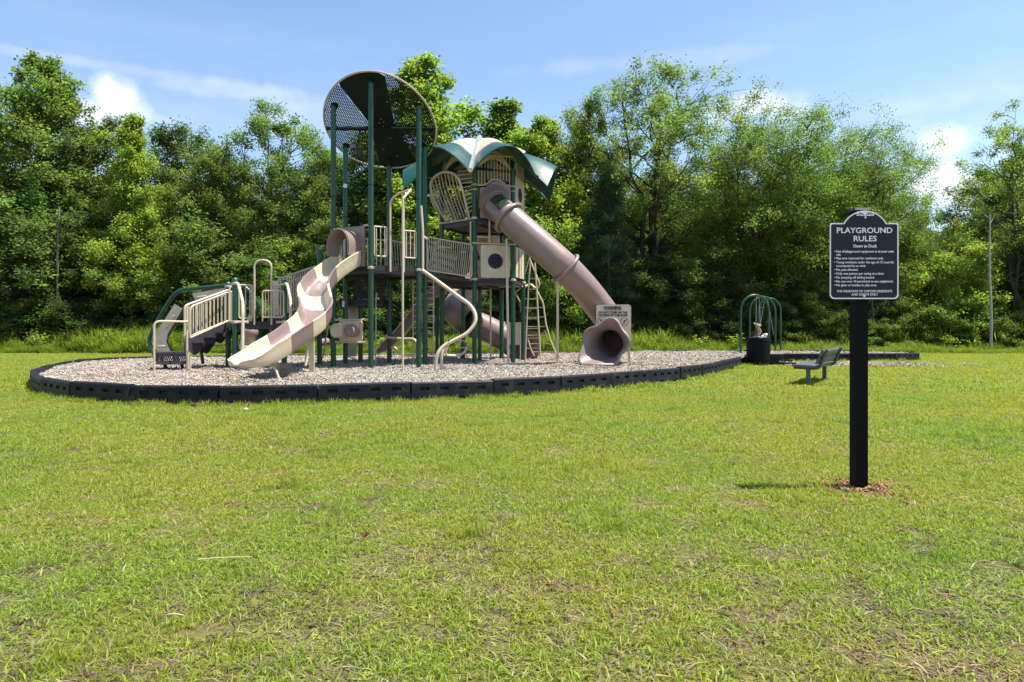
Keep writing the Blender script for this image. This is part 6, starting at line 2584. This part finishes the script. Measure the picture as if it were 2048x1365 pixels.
bare_trunk((112, 119), 690, 415, 32.6, .085, material('pale_grey_bark', (.22, .19, .17), .9, .3, 5, bump=.5, bscale=25), 'pale grey slender trunk at the wood edge at left, behind the weeds', limbs=((.55, -.75, .55, .03), (.8, .5, .7, .025), (.7, .4, .9, .02)))
bare_trunk((1981, 1980), 668, 428, 31.8, .066, BARKG, 'bare pale dead trunk like a pole beside the bright small tree', limbs=((.93, .25, .5, .02), (.97, -.3, .35, .018)))
bare_trunk((1227, 1216), 690, 470, 32.9, .10, BARKD, 'straight dark pine trunk rising beside the tube slide')
bare_trunk((1748, 1744), 690, 560, 33.0, .085, BARKD, 'thin dark trunk just right of the sign post')
bare_trunk((1702, 1700), 470, 380, 35.0, .10, BARK, 'grey trunk piece showing between branches left of the sign') if False else None


# ------------------------------------------------------------------ weeds along the wood edge
def weed_tuft(seed, nb, rad, hmin, hmax, wid, lean, broadleaf=0):
    rng = np.random.default_rng(seed)
    a = rng.uniform(0, 6.283, nb); q = rad * np.sqrt(rng.uniform(0, 1, nb))
    bx, by = q * np.cos(a), q * np.sin(a)
    h = rng.uniform(hmin, hmax, nb)
    d = rng.uniform(0, 6.283, nb); ln = np.abs(rng.normal(lean, lean * .5, nb))
    wa = d + np.pi / 2
    wx, wy = np.cos(wa) * wid / 2, np.sin(wa) * wid / 2
    rows = []
    for (t, bend, ws) in ((0, 0, .6), (.4, .15, 1.0), (.8, .6, .8), (.97, 1.15, .1)):
        cx = bx + np.cos(d) * ln * h * bend; cy = by + np.sin(d) * ln * h * bend
        cz = h * t * (1 - .25 * bend * np.minimum(ln, 1))
        rows.append(np.stack([cx - wx * ws, cy - wy * ws, cz], 1)); rows.append(np.stack([cx + wx * ws, cy + wy * ws, cz], 1))
    V_ = np.stack(rows, 1)
    idx = np.arange(nb)[:, None] * 8
    Q = np.concatenate([idx + np.array([[0, 1, 3, 2]]), idx + np.array([[2, 3, 5, 4]]), idx + np.array([[4, 5, 7, 6]])], 0)
    sh = rng.uniform(.6, 1.35, nb); ye = np.clip(rng.normal(.05, .25, nb), -.3, .8)
    c = np.stack([sh * (1 + ye), sh * (1 + .3 * ye), sh * (1 - .2 * ye)], 1)
    C = np.repeat(c[:, None, :], 8, 1)
    return np_mesh('weed_tuft', V_.reshape(-1, 3), Q, WEED, C.reshape(-1, 3))


def weeds():
    rng = np.random.default_rng(9)
    kinds = [weed_tuft(s, 70, .28, .25, .62, .018, .5) for s in range(3)] + [weed_tuft(7, 60, .25, .15, .40, .03, .7), weed_tuft(8, 40, .22, .5, .95, .014, .35), weed_tuft(9, 50, .3, .12, .3, .045, .9)]
    n = 6500
    x = rng.uniform(-29, 30, n)
    front = 29.2 + 1.1 * vnoise(x, x * 0, 2.6, 5) * .5 + .25 * vnoise(x, x * 0, .8, 6)
    front = front - np.clip((x - 8) / 20, 0, 1) * .6
    y = front + rng.uniform(0, 1, n) ** 1.3 * 3.4
    hv = .75 + .55 * vnoise(x, y, 1.9, 15) + .35 * vnoise(x, y, .6, 16)
    hv = np.where(x > 8, hv * .88, hv * 1.05)
    ed_ = np.clip((y - front) / .7, 0, 1)
    s = np.clip(hv, .35, 1.4) * (.5 + .5 * ed_) * np.where(x > 7, .8, 1.15)
    idx = rng.integers(0, 6, n)
    rot = np.stack([rng.normal(0, .12, n), rng.normal(0, .12, n), rng.uniform(0, 6.28, n)], 1)
    scatter('tall_weeds', np.stack([x, y, np.zeros(n)], 1), rot, s, kinds, idx=idx)
    # forest floor ferns and low growth further in
    m = 3200
    x = rng.uniform(-40, 40, m); y = rng.uniform(32.5, 46, m)
    rot = np.stack([rng.normal(0, .2, m), rng.normal(0, .2, m), rng.uniform(0, 6.28, m)], 1)
    scatter('forest_undergrowth', np.stack([x, y, np.zeros(m)], 1), rot, rng.uniform(.8, 2.2, m), kinds)


weeds()


# broad-leaved weeds that stand out of the band
def leafy_plant(px, top, D, label):
    a = W(px, 700, D); a.z = 0
    h = 1.0 - (top - 662) * D / F
    rng = np.random.default_rng(int(px))
    o = empty('leafy_plant', a, label, 'plant', 'broad leaved weeds in front of the wood')
    b = MB()
    VV, CC = [], []
    for s in range(7):
        az = rng.uniform(0, 6.28); e = V((math.cos(az) * .32 * h, math.sin(az) * .32 * h, h * rng.uniform(.7, 1)))
        p = catmull([V((0, 0, 0)), V((e.x * .3, e.y * .3, e.z * .55)), e], 5)
        b.tube([q + a for q in p], .008, 5)
        for k in range(16):
            q = p[min(len(p) - 1, 2 + int(k / 16 * (len(p) - 2)))]
            la = rng.uniform(0, 6.28); sz = rng.uniform(.10, .19)
            ax = V((math.cos(la), math.sin(la), rng.uniform(-.3, .5))).normalized(); sd2 = ax.cross(V((rng.normal(0, .3), rng.normal(0, .3), 1))).normalized()
            r0 = q + ax * .04
            m_ = r0 + ax * sz * .45 + V((0, 0, .015))
            VV += [r0, m_ + sd2 * sz * .3, r0 + ax * sz - V((0, 0, .02)), m_ - sd2 * sz * .3]
            cc = rng.uniform(.9, 1.5); CC += [(cc * 1.15, cc * 1.15, cc)] * 4
    b.build('stem', material('weed_stem', (.12, .14, .04), .7, .2, 20), o)
    me = np_mesh('leaves', np.array([tuple(v) for v in VV]), np.arange(len(VV)).reshape(-1, 4), WEED, np.array(CC))
    c = link('leaves', me, o, False)


for px, top, D, where in ((78, 664, 30.2, 'at the far left'), (222, 656, 30.4, 'among weeds right of the pale slender trunk'), (330, 668, 30.0, 'just left of the curved climber'), (475, 668, 30.0, 'behind the low deck posts'), (765, 672, 30.6, 'seen under the tall tower'), (1155, 668, 30.3, 'left of the tube exit'), (1290, 676, 30.2, 'right of the warning board'), (1400, 672, 30.4, 'between warning board and swing arches'), (1470, 668, 30.2, 'touching the first swing arch'), (250, 676, 29.9, 'in front of the weeds left of the climber')):
    leafy_plant(px, top, D, 'light green broad leaved weed ' + where)
